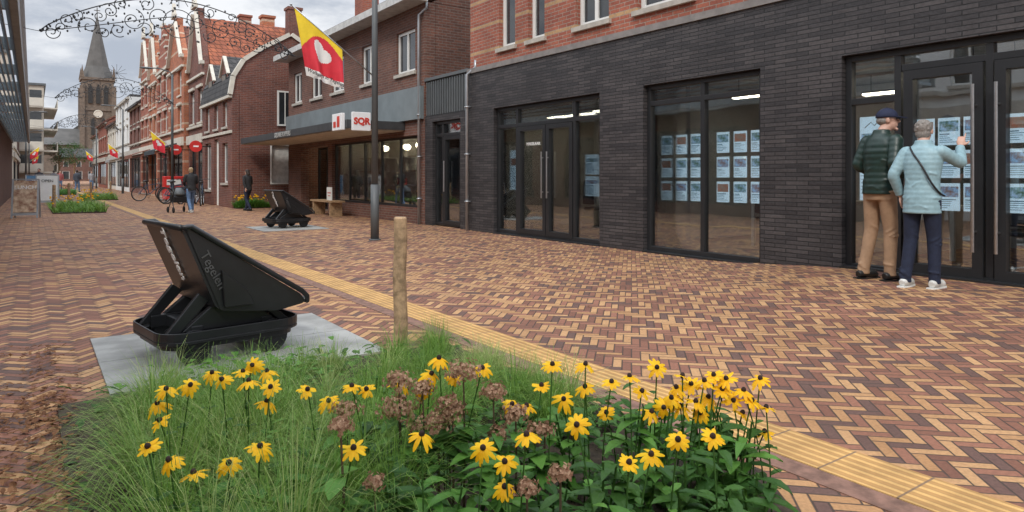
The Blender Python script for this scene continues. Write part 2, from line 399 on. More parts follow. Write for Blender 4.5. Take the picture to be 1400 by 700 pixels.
# ------------------------------------------------------------------ windows & houses
def framebars(mb,X,t,y0,y1,z0,z1,w,mul=(),tr=()):
    mb.box(X,X+t,y0,y0+w,z0,z1); mb.box(X,X+t,y1-w,y1,z0,z1); mb.box(X,X+t,y0+w,y1-w,z1-w,z1); mb.box(X,X+t,y0+w,y1-w,z0,z0+w)
    e=.002
    for m in mul: mb.box(X+e,X+t-e,m-w/2,m+w/2,z0+w,z1-w)
    for (a,b,z) in tr: mb.box(X+2*e,X+t-2*e,a,b,z-w/2,z+w/2)
def window(th,X,y0,y1,z0,z1,fm,gm=None,mul=(),tr=(),sill=None,w=.06,inset=.1,sgn=1):
    gm=gm or GD
    a=MB(); gx=X+sgn*(inset+.03); a.box(min(gx,gx+sgn*.012),max(gx,gx+sgn*.012),y0+.01,y1-.01,z0+.01,z1-.01)
    p=th.part('window',a,gm,world=True)
    f=MB(); xa=X+sgn*inset; xb=X+sgn*(inset+.065); framebars(f,min(xa,xb),.065,y0+.002,y1-.002,z0+.002,z1-.002,w,mul,tr)
    th.part('frame',f,fm,parent=p,world=True)
    if sill:
        s=MB(); q=sorted((X-sgn*.06,X+sgn*inset)); s.box(q[0],q[1],y0-.06,y1+.06,z0-.08,z0-.002); th.part('sill',s,sill,parent=p,world=True)
    return p
def house(label,X,Y0,Y1,H,wm,rm,roof='eave',rh=2.5,depth=8,nw=2,floors=2,shopm=None,trim=None,sgn=1,wh=1.5,ww=.95,sign=None,name='house',gf=3.0,chim=True,fr=None):
    """terraced house, facade on plane X facing -sgn*X"""
    th=Thing(name,label,'house',(X,(Y0+Y1)/2,0)); trim=trim or STONE; fr=fr or WHITE
    W=Y1-Y0; ops=[]; fh=(H-gf)/max(1,floors-1)
    for fl in range(1,floors):
        for i in range(nw):
            c=Y0+W*(i+.5)/nw; z=gf+(fl-1)*fh+.55*min(1,fh/2.7); ops.append((c-ww/2,c+ww/2,z,min(z+wh,gf+fl*fh-.15)))
    shop=(Y0+.35,Y1-.35,.3,2.45)
    ops2=ops+[shop]
    xb=X+sgn*.28
    wl=MB(); wallx(wl,X,xb,Y0,Y1,-.1,H,ops2)
    XB=X+sgn*depth
    for y in (Y0,Y1-.2): 
        q=sorted((xb+sgn*.001,XB)); wl.box(q[0],q[1],y+.001,y+.199,-.1,H)
    q=sorted((XB-sgn*.2,XB)); wl.box(q[0]+.001,q[1]-.001,Y0+.21,Y1-.21,-.1,H)
    ym=(Y0+Y1)/2; xm=X+sgn*depth/2
    if roof in ('gable','step'):
        if roof=='gable': st=[(Y0,H),(Y1,H),(Y1,H+.35),(Y1-.35,H+.35),(ym+.35,H+rh-.1),(ym+.35,H+rh+.25),(ym-.35,H+rh+.25),(ym-.35,H+rh-.1),(Y0+.35,H+.35),(Y0,H+.35)]
        else:
            n=4; st=[(Y0,H),(Y1,H)]
            R_=[]
            for i in range(n): 
                R_+= [(ym+(W/2)*(1-i/n),H+rh*(i+.6)/n),(ym+(W/2)*(1-(i+1)/n)+.0+(.3 if i==n-1 else 0),H+rh*(i+.6)/n)]
            st+=R_+[(2*ym-a,b) for a,b in R_[::-1]]
        wl.prism(st,'x',X,xb)
    if roof in('eave',):
        for y in (Y0,Y1-.2): wl.prism([(X+sgn*.05,H+.001),(XB,H+.001),(xm,H+rh)],'y',y,y+.2)
    th.part('wall',wl,wm,world=True)
    r=MB()
    if roof=='eave':
        e=.3;k=rh/(depth/2)
        for s2 in (1,-1):
            xe=xm-s2*sgn*(depth/2+e); ze=H-e*k+.04
            r.prism([(xe,ze),(xm,H+rh+.04),(xm,H+rh+.2),(xe,ze+.16)],'y',Y0-.05,Y1+.05)
    elif roof in ('gable','step'):
        for s2 in (1,-1):
            ye=ym-s2*(W/2)
            r.prism([(ye,H-.05),(ym,H+rh-.25),(ym,H+rh-.1),(ye,H+.1)],'x',*sorted((xb+sgn*.01,XB)))
    else:
        q=sorted((X+sgn*.02,XB)); r.box(q[0],q[1],Y0+.02,Y1-.02,H+.01,H+.18)
    rp=th.part('roof',r,rm,world=True)
    if chim:
        c=MB(); cx=xm; c.box(cx-.3,cx+.3,Y0+.4,Y0+.95,H+.3,H+rh+.5); c.box(cx-.35,cx+.35,Y0+.35,Y0+1.0,H+rh+.5,H+rh+.62); th.part('chimney',c,wm,parent=rp,world=True)
    for o in ops: window(th,X,*o,fr,sill=trim,mul=((o[0]+o[1])/2,) if ww>.8 else (),tr=((o[0]+.03,o[1]-.03,o[3]-.4),),sgn=sgn)
    y0,y1,_,_=shop; n=max(2,int(W/1.6))
    window(th,X,y0,y1,.3,2.45,shopm or BLKF,mul=[y0+(y1-y0)*i/n for i in range(1,n)],sgn=sgn,w=.08)
    c=MB(); q=sorted((X-sgn*.12,X-sgn*.002)); c.box(q[0],q[1],Y0+.02,Y1-.02,2.6,3.0 if not sign else 3.1); th.part('fascia',c,sign or trim,world=True)
    c=MB(); q=sorted((X-sgn*.16,X-sgn*.002)); 
    if roof=='step':
        for i in range(0,len(R_),2):
            a0,z0=R_[i]; a1=R_[i+1][0]
            for m_ in (1,-1):
                p0,p1=(a0,a1) if m_>0 else (2*ym-a0,2*ym-a1); c.box(q[0]+.08,q[1]+.1,min(p0,p1)+.001,max(p0,p1)-.001,z0+.002,z0+.10)
        c.box(q[0]+.05,q[1],Y0,Y1,H-.1,H)
    elif roof!='gable': c.box(q[0],q[1],Y0,Y1,H-.18,H-.02)
    else:
        for s2 in (1,-1):
            ya=ym-s2*(W/2-.35); yb=ym-s2*.35
            c.prism([(ya,H+.36),(yb,H+rh-.09),(yb,H+rh+.07),(ya,H+.52)],'x',*q)
            yc=ym-s2*W/2; c.box(q[0],q[1],min(yc,ya),max(yc,ya),H+.36,H+.5)
        c.box(q[0],q[1],ym-.42,ym+.42,H+rh+.26,H+rh+.42)
        c.prism([(ym-.2,H+rh+.43),(ym+.2,H+rh+.43),(ym,H+rh+1.0)],'x',*q)
        c.box(q[0]+.05,q[1],Y0,Y1,H-.1,H)
    c.box(q[0]+.05*(sgn>0),q[1]-.05*(sgn<0),Y0,Y1,gf+.3,gf+.4)
    for o in ops: c.box(q[0]+.08*(sgn>0),q[1]-.08*(sgn<0),o[0]-.1,o[1]+.1,o[3]+.01,o[3]+.13)
    th.part('cornice',c,trim,world=True)
    return th
FXR=7.6
A=Thing('shop_building','modern shop, dark brick below and banded red brick above','building',(FXR,4.2,0))
opsA=[(8.33,11.47,-.2,2.52),(5.31,7.35,-.2,2.53),(1.05,4.24,-.2,2.53)]
wl=MB(); wallx(wl,FXR,FXR+.3,-5,12.45,-.15,3.32,opsA); wl.box(FXR+.31,13.9,12.15,12.44,-.1,6.5); wl.box(13.95,14.2,-5,12.44,-.1,6.5); wl.box(FXR+.31,13.9,-5,-4.7,-.1,6.5)
A.part('wall',wl,DB,world=True)
upo=[(10.78,11.33,3.70,5.4),(9.85,10.35,3.70,5.4),(8.15,8.97,3.70,5.4),(6.43,7.53,3.70,5.4),(4.5,5.4,3.7,5.4),(2.5,3.4,3.7,5.4)]
wl=MB(); wallx(wl,FXR+.04,FXR+.3,-5,12.43,3.43,6.5,upo); A.part('upper_wall',wl,RB,world=True)
c=MB(); c.box(FXR-.03,FXR+.29,-5,12.46,3.325,3.425); A.part('stone_course',c,M('grey_stone_course',(.22,.205,.195),.8,0,.15,6),world=True)
c=MB(); c.box(FXR-.4,14.4,-5.2,12.6,6.51,6.75); A.part('roof',c,TD,world=True)
for o in upo: window(A,FXR+.04,*o,WHITE,mul=((o[0]+o[1])/2,) if o[1]-o[0]>.6 else (),tr=((o[0]+.05,o[1]-.05,4.9),),sill=STONE,w=.08)
c=MB()
for o in upo: c.box(FXR+.025,FXR+.038,o[0]-.12,o[1]+.12,5.42,5.62)
A.part('lintel',c,STONE,world=True)
c=MB(); c.box(FXR+.3,13.9,-4.7,12.1,-.05,.05); A.part('floor',c,INF,world=True)
c=MB(); c.box(FXR+.31,13.9,-4.6,12.1,2.72,2.8); A.part('ceiling',c,INC,world=True)
c=MB(); c.box(11.6,11.7,-4.6,12.0,.06,2.7); c.box(9.2,11.59,7.8,7.9,.06,2.7); c.box(9.9,11.59,4.4,4.5,.06,2.7); A.part('interior_wall',c,INW,world=True)
c=MB(); c.box(FXR+.32,11.7,12.02,12.12,.06,2.7); A.part('interior_wall',c,INB,world=True)
def shopwin(th,y0,y1,z1,mul,tr,X=FXR,name='window',z0=.04):
    a=MB(); a.box(X+.125,X+.135,y0+.02,y1-.02,z0,z1-.02); p=th.part(name,a,GL,world=True)
    f=MB(); framebars(f,X+.08,.1,y0+.002,y1-.002,z0-.02,z1-.002,.07,mul,tr); th.part('frame',f,BLKF,parent=p,world=True,bevel=.004); return p
p=shopwin(A,8.33,11.47,2.52,(10.78,9.07),((8.4,11.4,2.14),))
d1=MB(); framebars(d1,FXR+.07,.09,9.87,10.74,.06,2.10,.085); framebars(d1,FXR+.07,.09,9.11,9.85,.06,2.10,.085); dp=A.part('door',d1,BLKF,world=True)
h=MB(); 
for yy in (9.94,9.78): h.cyl((FXR+.03,yy,.75),(FXR+.03,yy,1.6),.014,n=8); h.box(FXR+.03,FXR+.07,yy-.01,yy+.01,.85,.87); h.box(FXR+.03,FXR+.07,yy-.01,yy+.01,1.48,1.5)
A.part('handle',h,STEEL,parent=dp,world=True)
shopwin(A,5.31,7.35,2.53,(6.30,),((5.38,7.28,2.25),))
shopwin(A,1.05,4.24,2.53,(3.66,2.79,1.9),((1.1,3.62,2.32),(3.69,4.2,2.0)),z0=.1)
def leafdoor(y0,y1,hy_):
    f=MB(); framebars(f,FXR+.06,.1,y0,y1,.13,2.28,.095); dp=A.part('door',f,BLKF,world=True)
    h=MB(); h.cyl((FXR-.02,hy_,.40),(FXR-.02,hy_,2.06),.017,n=10)
    for zz in (.6,1.85): h.cyl((FXR-.02,hy_,zz),(FXR+.07,hy_,zz),.011,n=8)
    A.part('handle',h,STEEL,parent=dp,world=True)
leafdoor(2.84,3.59,2.90); leafdoor(1.95,2.74,2.70)
c=MB(); c.box(FXR-.05,FXR+.3,1.05,4.24,-.1,.13); c.box(FXR-.03,FXR+.3,5.31,7.35,-.1,.025); c.box(FXR-.03,FXR+.3,8.33,11.47,-.1,.02); A.part('threshold',c,BLKF,world=True)
tpart(A,'lettering','MAKELAAR',.085,(FXR+.12,10.3,1.76),FX,WT)
def pipe(y,z1,X=FXR-.07,top=3.5):
    t=MB(); t.tube([(X,y,0),(X,y,z1),(X+.12,y-.15,z1+.15),(X+.12,y-.15,z1+.3)],.035,10)
    for z in (.6,1.6,2.6): t.box(X-.045,X+.06,y-.045,y+.045,z,z+.03)
    return t
A.part('drainpipe',pipe(12.38,3.3),ZINC,world=True,smooth=True)
for i,(x,y,l) in enumerate([(9.3,6.7,.28),(9.9,6.2,.28),(10.6,5.2,.35),(9.2,11.0,.7),(9.0,9.4,.6),(10.4,10.6,.6),(9.2,3.3,.3),(10.4,2.2,.35)]):  # some of these strips are extra, added to brighten the dark rooms
    L=Thing('ceiling_lamp','long slim warm white ceiling lamp hanging inside the shop','lamp',(x,y,2.40),0,'ceiling lamps in the shop')
    a=MB(); a.box(-.06,.06,-l,l,0,.03); L.part('lamp_strip',a,LAMP); a=MB(); a.box(-.07,.07,-l-.01,l+.01,.031,.06); a.cyl((0,-l*.7,.06),(0,-l*.7,.31),.006,n=6); a.cyl((0,l*.7,.06),(0,l*.7,.31),.006,n=6); L.part('lamp_body',a,BLK)
def desk(x,y):
    T=Thing('desk','light wood office desk standing inside the shop','desk',(x,y,.05),0,'desks in the shop')
    a=MB(); a.box(-.4,.4,-.8,.8,.70,.74); T.part('table_top',a,CREAM,bevel=.004)
    for sx in(-.36,.36):
        for sy in (-.75,.75): a=MB(); a.box(sx-.025,sx+.025,sy-.025,sy+.025,0,.70); T.part('leg',a,WHITE)
desk(9.7,5.9); desk(9.8,10.2); desk(9.6,3.0)
def chair(x,y,r):
    T=Thing('office_chair','dark office chair standing by desk inside shop','chair',(x,y,.05),r,'office chairs in the shop')
    a=MB(); a.box(-.22,.22,-.22,.22,.44,.50); T.part('seat',a,BLKF,bevel=.02)
    a=MB(); a.box(-.21,.21,.20,.25,.55,1.0); T.part('backrest',a,BLKF,bevel=.02)
    a=MB(); a.cyl((0,0,.08),(0,0,.44),.025,n=8)
    for k in range(5): A_=k*1.257; a.cyl((0,0,.09),(.25*math.cos(A_),.25*math.sin(A_),.04),.015,n=6)
    a.cyl((0,.2,.47),(0,.24,.6),.015,n=6); T.part('base',a,STEEL)
chair(9.0,6.0,1.5); chair(9.1,10.0,1.3); chair(9.0,2.9,1.7)
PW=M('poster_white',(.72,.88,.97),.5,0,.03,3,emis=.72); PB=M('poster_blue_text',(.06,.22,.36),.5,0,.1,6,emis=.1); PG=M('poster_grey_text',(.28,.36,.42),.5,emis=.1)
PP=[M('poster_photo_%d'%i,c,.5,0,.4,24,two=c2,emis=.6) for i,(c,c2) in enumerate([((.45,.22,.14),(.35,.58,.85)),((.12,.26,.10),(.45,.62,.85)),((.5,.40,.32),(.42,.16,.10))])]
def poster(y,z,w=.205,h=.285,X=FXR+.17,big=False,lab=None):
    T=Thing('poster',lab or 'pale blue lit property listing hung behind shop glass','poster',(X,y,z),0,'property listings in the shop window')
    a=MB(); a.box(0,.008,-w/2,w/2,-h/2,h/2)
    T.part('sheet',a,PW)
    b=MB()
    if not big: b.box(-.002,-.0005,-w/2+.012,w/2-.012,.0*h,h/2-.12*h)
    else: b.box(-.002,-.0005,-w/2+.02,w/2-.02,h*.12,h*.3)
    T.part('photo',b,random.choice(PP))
    b=MB()
    n=5 if not big else 12
    for i in range(n):
        zz=(-.08-.075*i)*h if not big else (.05-.042*i)*h
        l=w*random.uniform(.35,.8); b.box(-.002,-.0005,w/2-.015-l,w/2-.015,zz-.008*(1.2 if i==0 else .7),zz)
    T.part('text_lines',b,PB if random.random()<.5 else PG)
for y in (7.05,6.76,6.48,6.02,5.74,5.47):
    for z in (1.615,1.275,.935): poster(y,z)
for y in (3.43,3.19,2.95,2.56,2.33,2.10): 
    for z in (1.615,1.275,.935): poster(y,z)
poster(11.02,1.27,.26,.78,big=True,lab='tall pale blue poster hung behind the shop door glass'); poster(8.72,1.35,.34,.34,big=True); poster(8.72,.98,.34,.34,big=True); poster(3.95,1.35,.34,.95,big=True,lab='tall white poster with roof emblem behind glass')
T=Thing('roof_logo','thin black roof outline emblem on white window poster','sign',(FXR+.165,3.95,1.7)); a=MB(); a.tube([(0,.11,0),(0,.04,.06),(0,.0,.02),(0,-.05,.08),(0,-.11,0)],.004,6); T.part('emblem',a,BLKT)
# --- link building B
B=Thing('shop_building','narrow dark brick link with glass door and slatted panel','building',(FXR,13.5,0))
wl=MB(); wallx(wl,FXR+.03,FXR+.3,12.46,14.46,-.1,2.56,[(12.83,14.1,-.2,2.42)]); wl.box(11,11.2,12.46,14.46,-.1,3.3); B.part('wall',wl,DB,world=True)
c=MB(); c.box(FXR+.06,FXR+.3,12.47,14.45,2.57,3.38)
for i in range(18): c.box(FXR+.02,FXR+.06,12.5+i*.108,12.54+i*.108,2.58,3.36)
B.part('slatted_panel',c,DGREY,world=True)
c=MB(); c.box(FXR,11.2,12.47,14.45,3.39,3.46); B.part('roof',c,DGREY,world=True)
c=MB(); c.box(FXR+.3,11,12.47,14.45,0,.05); B.part('floor',c,INF,world=True)
c=MB(); c.box(FXR+.31,10.9,14.3,14.4,.06,2.5); B.part('interior_wall',c,INW,world=True)
shopwin(B,12.83,14.1,2.42,(13.75,),((12.9,14.05,2.1),),X=FXR+.03)
f=MB(); framebars(f,FXR+.1,.09,12.9,13.7,.06,2.06,.08); dp=B.part('door',f,BLKF,world=True); h=MB(); h.cyl((FXR+.05,13.6,.8),(FXR+.05,13.6,1.5),.014,n=8); B.part('handle',h,STEEL,parent=dp,world=True)
T=Thing('banner','pale vertical banner hanging behind glass door','poster',(FXR+.4,13.1,1.2)); a=MB(); a.box(0,.01,-.22,.22,-.9,.95); T.part('sheet',a,M('pale_green_banner',(.55,.65,.60),.6,emis=.15)); a=MB(); a.box(-.01,-.001,-.23,.23,.95,.98); T.part('rail',a,BLK)
# --- C brick shop with flat canopy
C=Thing('shop_building','brown brick shop with tiled roof and flat canopy','building',(FXR,19.7,0))
X=FXR+.02; opc=[(14.95,16.0,3.72,4.78),(17.3,18.25,3.72,4.78),(19.6,20.6,3.72,4.78),(21.5,22.5,3.72,4.78),(23.5,24.4,3.72,4.78)]
gfo=[(14.85,20.6,.38,2.15),(20.95,23.6,-.2,2.15)]
wl=MB(); wallx(wl,X,X+.28,14.47,25,-.1,5.3,opc+gfo); wl.box(X+.29,13,14.47,14.72,-.1,5.3); wl.box(X+.29,13,24.75,25,-.1,5.3); wl.prism([(X+.2,5.31),(13.4,5.31),(10.6,7.0)],'y',14.47,14.72)
wl.prism([(X+.2,5.31),(13.4,5.31),(10.6,7.0)],'y',24.75,25)
C.part('wall',wl,CB,world=True)
for o in opc: window(C,X,*o,WHITE,sill=STONE,mul=((o[0]+o[1])/2,),w=.075,inset=.06)
r=MB(); r.prism([(X-.4,5.36),(10.6,7.02),(10.6,7.2),(X-.4,5.54)],'y',14.3,25.1); r.prism([(13.8,5.3),(10.6,7.02),(10.6,7.2),(13.8,5.48)],'y',14.3,25.1); rp=C.part('roof',r,TB,world=True)
c=MB(); c.box(9.3,9.9,22.2,22.9,6.0,7.7); c.box(9.25,9.95,22.15,22.95,7.7,7.82); C.part('chimney',c,RB2,parent=rp,world=True)
c=MB(); c.box(X-.52,X-.36,14.3,25.1,5.28,5.46); c.box(X-.36,X-.002,14.3,25.1,5.28,5.33); C.part('gutter',c,M('white_gutter',(.5,.5,.48),.5),world=True)
c=MB(); c.box(X-.10,X-.004,14.5,25,2.52,3.30); C.part('fascia',c,FASC,world=True)
cp=MB(); cp.box(6.1,X-.005,15.5,25.6,2.30,2.50); cn=C.part('canopy',cp,M('dark_canopy',(.045,.046,.048),.5),world=True)
c=MB(); c.box(6.15,X-.02,15.55,25.5,2.275,2.298); C.part('canopy_soffit',c,M('canopy_soffit',(.5,.44,.36),.6),parent=cn,world=True)
tpart(C,'lettering','SQUARE KAPPERS',.20,(6.085,20.6,2.395),FX,GT,parent=cn,bold=.003)
window(C,X,14.85,20.6,.38,2.15,BLKF,GL,mul=(16.0,17.15,18.3,19.45),w=.06)
window(C,X+.5,20.95,23.6,.02,2.15,BLKF,GL,mul=(21.8,22.7),w=.08)
c=MB(); c.box(X+.3,12,14.8,24.7,-.05,.03); C.part('floor',c,INF,world=True)
c=MB(); c.box(9.6,9.7,14.8,24.6,.03,2.6);c.box(X+.29,12,14.75,24.7,2.6,2.7); c.box(X+.29,9.59,20.72,20.8,.03,2.59); C.part('interior_wall',c,INB,world=True)
C.part('drainpipe',pipe(14.6,5.0,X-.08),ZINC,world=True,smooth=True)
for k,(yy,xx) in enumerate([(15.6,8.8),(16.8,8.7),(18.0,8.9),(19.3,8.8),(22.3,8.9)]):
    L=Thing('ceiling_lamp','round warm white pendant lamp hanging inside the shop','lamp',(xx,yy,2.0),0,'pendant lamps in the shop'); a=MB(); a.ell((0,0,0),(.12,.12,.09)); L.part('lamp_globe',a,LAMPB,smooth=True); a=MB(); a.cyl((0,0,.06),(0,0,.6),.006,n=6); L.part('cord',a,BLK)
for k,(yy,m_) in enumerate([(15.3,CREAM),(16.5,WOOD),(17.7,WREND),(18.9,CREAM),(20.0,WOOD)]):
    T=Thing('display_cabinet','shop display cabinet with shelves standing behind window','cabinet',(8.6,yy,.03),0,'display cabinets in shop'); a=MB(); a.box(.2,.25,-.4,.4,0,1.7)
    for z_ in (.05,.45,.85,1.25,1.65): a.box(-.2,.2,-.4,.4,z_,z_+.03)
    T.part('shelves',a,m_)
    for z_ in (.48,.88,1.28):
        for q_ in (-.22,.02,.24): a=MB(); a.cyl((0,q_,z_),(0,q_,z_+.2),.05,.035,n=10); T.part('bottle',a,random.choice((RED,WHITE,DGREY,STEEL)))
SQ=Thing('shop_sign','white shop sign with red letters on canopy corner','sign',(6.28,15.4,2.2))
WS=M('sign_white',(.72,.72,.72),.5,0,.02,1,emis=.12)
c=MB(); c.box(6.20,6.66,15.40,15.495,2.24,2.68); SQ.part('sign_box',c,WS,world=True,bevel=.01)
tpart(SQ,'lettering','SQR',.215,(6.43,15.392,2.46),FY,REDT,bold=.010)
SQ=Thing('shop_sign','small white shop sign with red mark on canopy edge','sign',(6.05,15.9,2.2))
c=MB(); c.box(6.0,6.095,15.62,16.22,2.26,2.66); SQ.part('sign_box',c,WS,world=True,bevel=.01)
c=MB(); c.box(5.992,5.999,15.72,15.88,2.33,2.59); c.box(5.992,5.999,15.96,16.12,2.33,2.47); SQ.part('emblem',c,REDT,world=True)
# --- D gambrel house
D=Thing('house','dark red brick house with gambrel gable and pale trim','house',(5.9,28.6,0))
prof=[(5.9,4.1),(6.0,4.75),(6.35,5.35),(7.0,5.85),(8.0,6.45),(9.0,5.85),(9.65,5.35),(10.0,4.75),(10.1,4.1)]
opd=[(26.7,27.6,.9,2.4),(28.2,29.0,-.2,2.6),(29.6,30.7,.6,2.5),(26.8,27.5,3.0,3.95),(28.3,29.0,3.0,3.95),(29.9,30.6,3.0,3.95)]
wl=MB(); wallx(wl,5.9,6.15,26.0,31.3,-.1,4.1,opd); wallx(wl,26.0,26.25,6.16,10.1,-.1,4.1,[(7.3,7.95,.9,2.3)],ax='y')
for y in (26.0,31.05): wl.prism([(5.9,4.101)]+prof[1:8]+[(10.1,4.101)],'y',y,y+.25)
wl.box(9.9,10.1,26.3,31.3,-.1,4.1); D.part('wall',wl,DBR,world=True)
for o in opd: window(D,5.9,*o,WHITE,GD if o[2]>-.1 else WHITE,sill=STONE,mul=((o[0]+o[1])/2,))
f=MB(); f.box(7.3,7.95,26.1,26.12,.9,2.3); p=D.part('window',f,M('white_blind',(.6,.6,.58),.6),world=True); f=MB(); f.box(7.24,7.3,26.0-.02,26.12,.85,2.35); f.box(7.95,8.01,25.98,26.12,.85,2.35); f.box(7.3,7.95,25.98,26.12,.85,.9); f.box(7.3,7.95,25.98,26.12,2.3,2.35); D.part('frame',f,WHITE,parent=p,world=True)
f=MB(); f.box(7.55,8.0,25.955,25.975,3.1,4.3); p=D.part('window',f,GD,world=True); f=MB(); 
for q in ((7.49,7.55,3.04,4.36),(8.0,8.06,3.04,4.36),(7.55,8.0,3.04,3.1),(7.55,8.0,4.3,4.36),(7.76,7.79,3.1,4.3)): f.box(q[0],q[1],25.93,25.99,q[2],q[3])
D.part('frame',f,WHITE,parent=p,world=True)
def thick(a,b,t): 
    a,b=V((*a,0)),V((*b,0)); n=V((-(b-a).y,(b-a).x,0)).normalized()*t
    return [(a.x,a.y),(b.x,b.y),(b.x+n.x,b.y+n.y),(a.x+n.x,a.y+n.y)]
r=MB()
for i in range(8): r.prism(thick(prof[i],prof[i+1],.10),'y',26.1,31.25)
D.part('roof',r,TD,world=True)
r=MB()
for i in range(8): r.prism(thick(prof[i],prof[i+1],.15),'y',25.93,26.09)
r.box(5.78,5.899,26,31.3,4.0,4.1); r.box(5.84,5.899,26,31.3,2.72,2.82); D.part('trim',r,CTRIM,world=True)
for yy in (27.4,29.8):
    r=MB(); r.prism([(yy-.55,4.13),(yy+.55,4.13),(yy+.55,5.0),(yy,5.6),(yy-.55,5.0)],'x',5.95,6.7); dm=D.part('dormer',r,DBR,world=True)
    r=MB(); r.prism(thick((yy-.65,4.93),(yy,5.65),.07),'x',5.87,5.99); r.prism(thick((yy,5.65),(yy+.65,4.93),.07),'x',5.87,5.99); D.part('trim',r,CTRIM,parent=dm,world=True)
    r=MB(); r.prism(thick((yy-.65,4.93),(yy,5.65),.06),'x',6.0,6.75); r.prism(thick((yy,5.65),(yy+.65,4.93),.06),'x',6.0,6.75); D.part('dormer_roof',r,TD,parent=dm,world=True)
    r=MB(); r.box(5.91,5.945,yy-.3,yy+.3,4.35,5.0); D.part('window',r,GD,parent=dm,world=True)
# --- E row
house('tall dark brick house with worn orange roof tiles',6.0,31.4,35,5.6,DBR,TO,'gable',2.8,8,nw=2,floors=2,gf=3,wh=1.5,trim=CTRIM)
house('orange red brick house with pointed stone trimmed gable',5.8,35.05,39.5,6.4,OB,TM,'gable',2.3,8,nw=2,floors=3,gf=3,wh=1.2,trim=CREAM)
house('red brick house with stepped gable and white bands',5.8,39.55,43.4,6.9,RB3,TM,'step',2.7,8,nw=2,floors=3,gf=3,wh=1.25,trim=CTRIM)
house('orange brick gabled shop house with pale trim',5.8,43.45,46.8,6.6,OB,TD,'gable',2.6,8,nw=2,floors=3,gf=3,wh=1.25,trim=CREAM)
house('banded red brick shop house with pointed gable',5.8,46.85,50.6,7.2,RB3,TD,'gable',2.4,8,nw=2,floors=3,gf=3,wh=1.25,trim=CREAM)
house('brick house with dark tiled roof',5.8,50.65,57,6.0,DBR,TD,'eave',2.6,8,nw=3,floors=3,gf=3,wh=1.1)
house('white rendered shop house with flat roof',5.8,57.05,67,7.0,WREND,TD,'flat',.6,8,nw=4,floors=3,gf=3.2,wh=1.3,chim=False)
house('cream rendered shop house with tiled roof',5.9,67.05,76,5.8,CREAM,TB,'eave',2.4,8,nw=4,floors=2,wh=1.4)
house('red brick shop house with tiled roof',5.8,76.05,86,6.4,RB2,TM,'eave',2.5,8,nw=4,floors=2,wh=1.4)
house('white rendered shop house with red brown roof',6.0,86.05,98,5.8,WREND,TM,'eave',2.5,8,nw=4,floors=2,wh=1.4)
house('dark brick shop house at street bend',7.0,98.05,112,6.2,DBR,TD,'eave',2.8,8,nw=4,floors=2,wh=1.4)
house('grey rendered shop house at street bend',8.5,112.1,128,6.5,CREAM,TD,'eave',2.8,8,nw=4,floors=2,wh=1.4)
def endhouse(label,x0,x1,Y,H,wm,rm,rh=2.6):
    th=Thing('house',label,'house',((x0+x1)/2,Y,0)); ops=[]
    n=3
    for i in range(n):
        c=x0+(x1-x0)*(i+.5)/n
        ops+= [(c-.5,c+.5,3.4,4.7),(c-.7,c+.7,.5,2.4)]
    wl=MB(); wallx(wl,Y,Y+.3,x0,x1,-.1,H,ops,ax='y'); wl.box(x0,x0+.2,Y+.31,Y+8,-.1,H); wl.box(x1-.2,x1,Y+.31,Y+8,-.1,H)
    th.part('wall',wl,wm,world=True)
    r=MB(); r.prism([(Y-.3,H),(Y+4,H+rh),(Y+4,H+rh+.2),(Y-.3,H+.18)],'x',x0,x1); r.prism([(Y+8.3,H),(Y+4,H+rh),(Y+4,H+rh+.2),(Y+8.3,H+.18)],'x',x0,x1); th.part('roof',r,rm,world=True)
    for o in ops:
        g_=MB(); g_.box(o[0],o[1],Y+.12,Y+.14,o[2],o[3]); p=th.part('window',g_,GD,world=True)
        f=MB(); f.box(o[0],o[0]+.08,Y+.05,Y+.11,o[2],o[3]);f.box(o[1]-.08,o[1],Y+.05,Y+.11,o[2],o[3]);f.box(o[0]+.08,o[1]-.08,Y+.05,Y+.11,o[3]-.08,o[3]); th.part('frame',f,WHITE,parent=p,world=True)
endhouse('brown brick house closing the street',5.2,13,195,5.6,CB,TD,2.2); endhouse('brick house closing the street',13.2,22,190,6,DBR,TD,2.2); endhouse('brick house closing the street',22.2,32,185,6,RB2,TB)
AP=Thing('apartment_building','beige concrete apartment block with rows of balconies','building',(-3,95,0))
wl=MB(); wl.box(-9,1.0,92,110,-.1,11.2); wl.box(-9,-2.2,92.01,110,11.2,14.5); AP.part('wall',wl,BEIGE,world=True)
for f in range(4):
    z=1.6+f*2.4
    b=MB(); b.box(1.01,2.3,92.5,109.5,z-.1,z+.05); b.box(2.25,2.32,92.5,109.5,z+.06,z+.95); b.box(-1.9,.9,91.0,91.95,z-.1,z+.05); b.box(-1.9,.9,90.93,91.0,z+.06,z+.95); AP.part('balcony',b,CREAM,world=True)
    for yy in (93,97.5,102,106):
        g_=MB(); g_.box(1.005,1.03,yy,yy+3,z+.2,z+2.0); AP.part('window',g_,GD,world=True)
    for xx in (-1.6,-.3):
        g_=MB(); g_.box(xx,xx+1.1,91.96,91.99,z+.3,z+1.9); AP.part('window',g_,GD,world=True)
c=MB(); c.box(-2.19,1.2,91.8,110.2,11.21,11.45); c.box(-9.2,-2,91.8,110.2,14.51,14.8); AP.part('roof',c,DGREY,world=True)
house('white shop house with flat roof',-1.3,52,64,4.2,WREND,TD,'flat',.5,8,nw=4,floors=2,gf=2.9,wh=.9,sgn=-1,chim=False)
house('cream shop house with flat roof',-1.2,64.05,78,5.6,CREAM,TD,'flat',.5,8,nw=4,floors=2,gf=3,wh=1.3,sgn=-1,chim=False)
house('brick shop house with dark roof',-1.2,78.05,91,5.4,LB,TD,'eave',2.5,8,nw=4,floors=2,gf=3,wh=1.3,sgn=-1,chim=False)
L=Thing('shop_building','brown brick shop with grey slatted metal canopy','building',(-1.0,25,0))
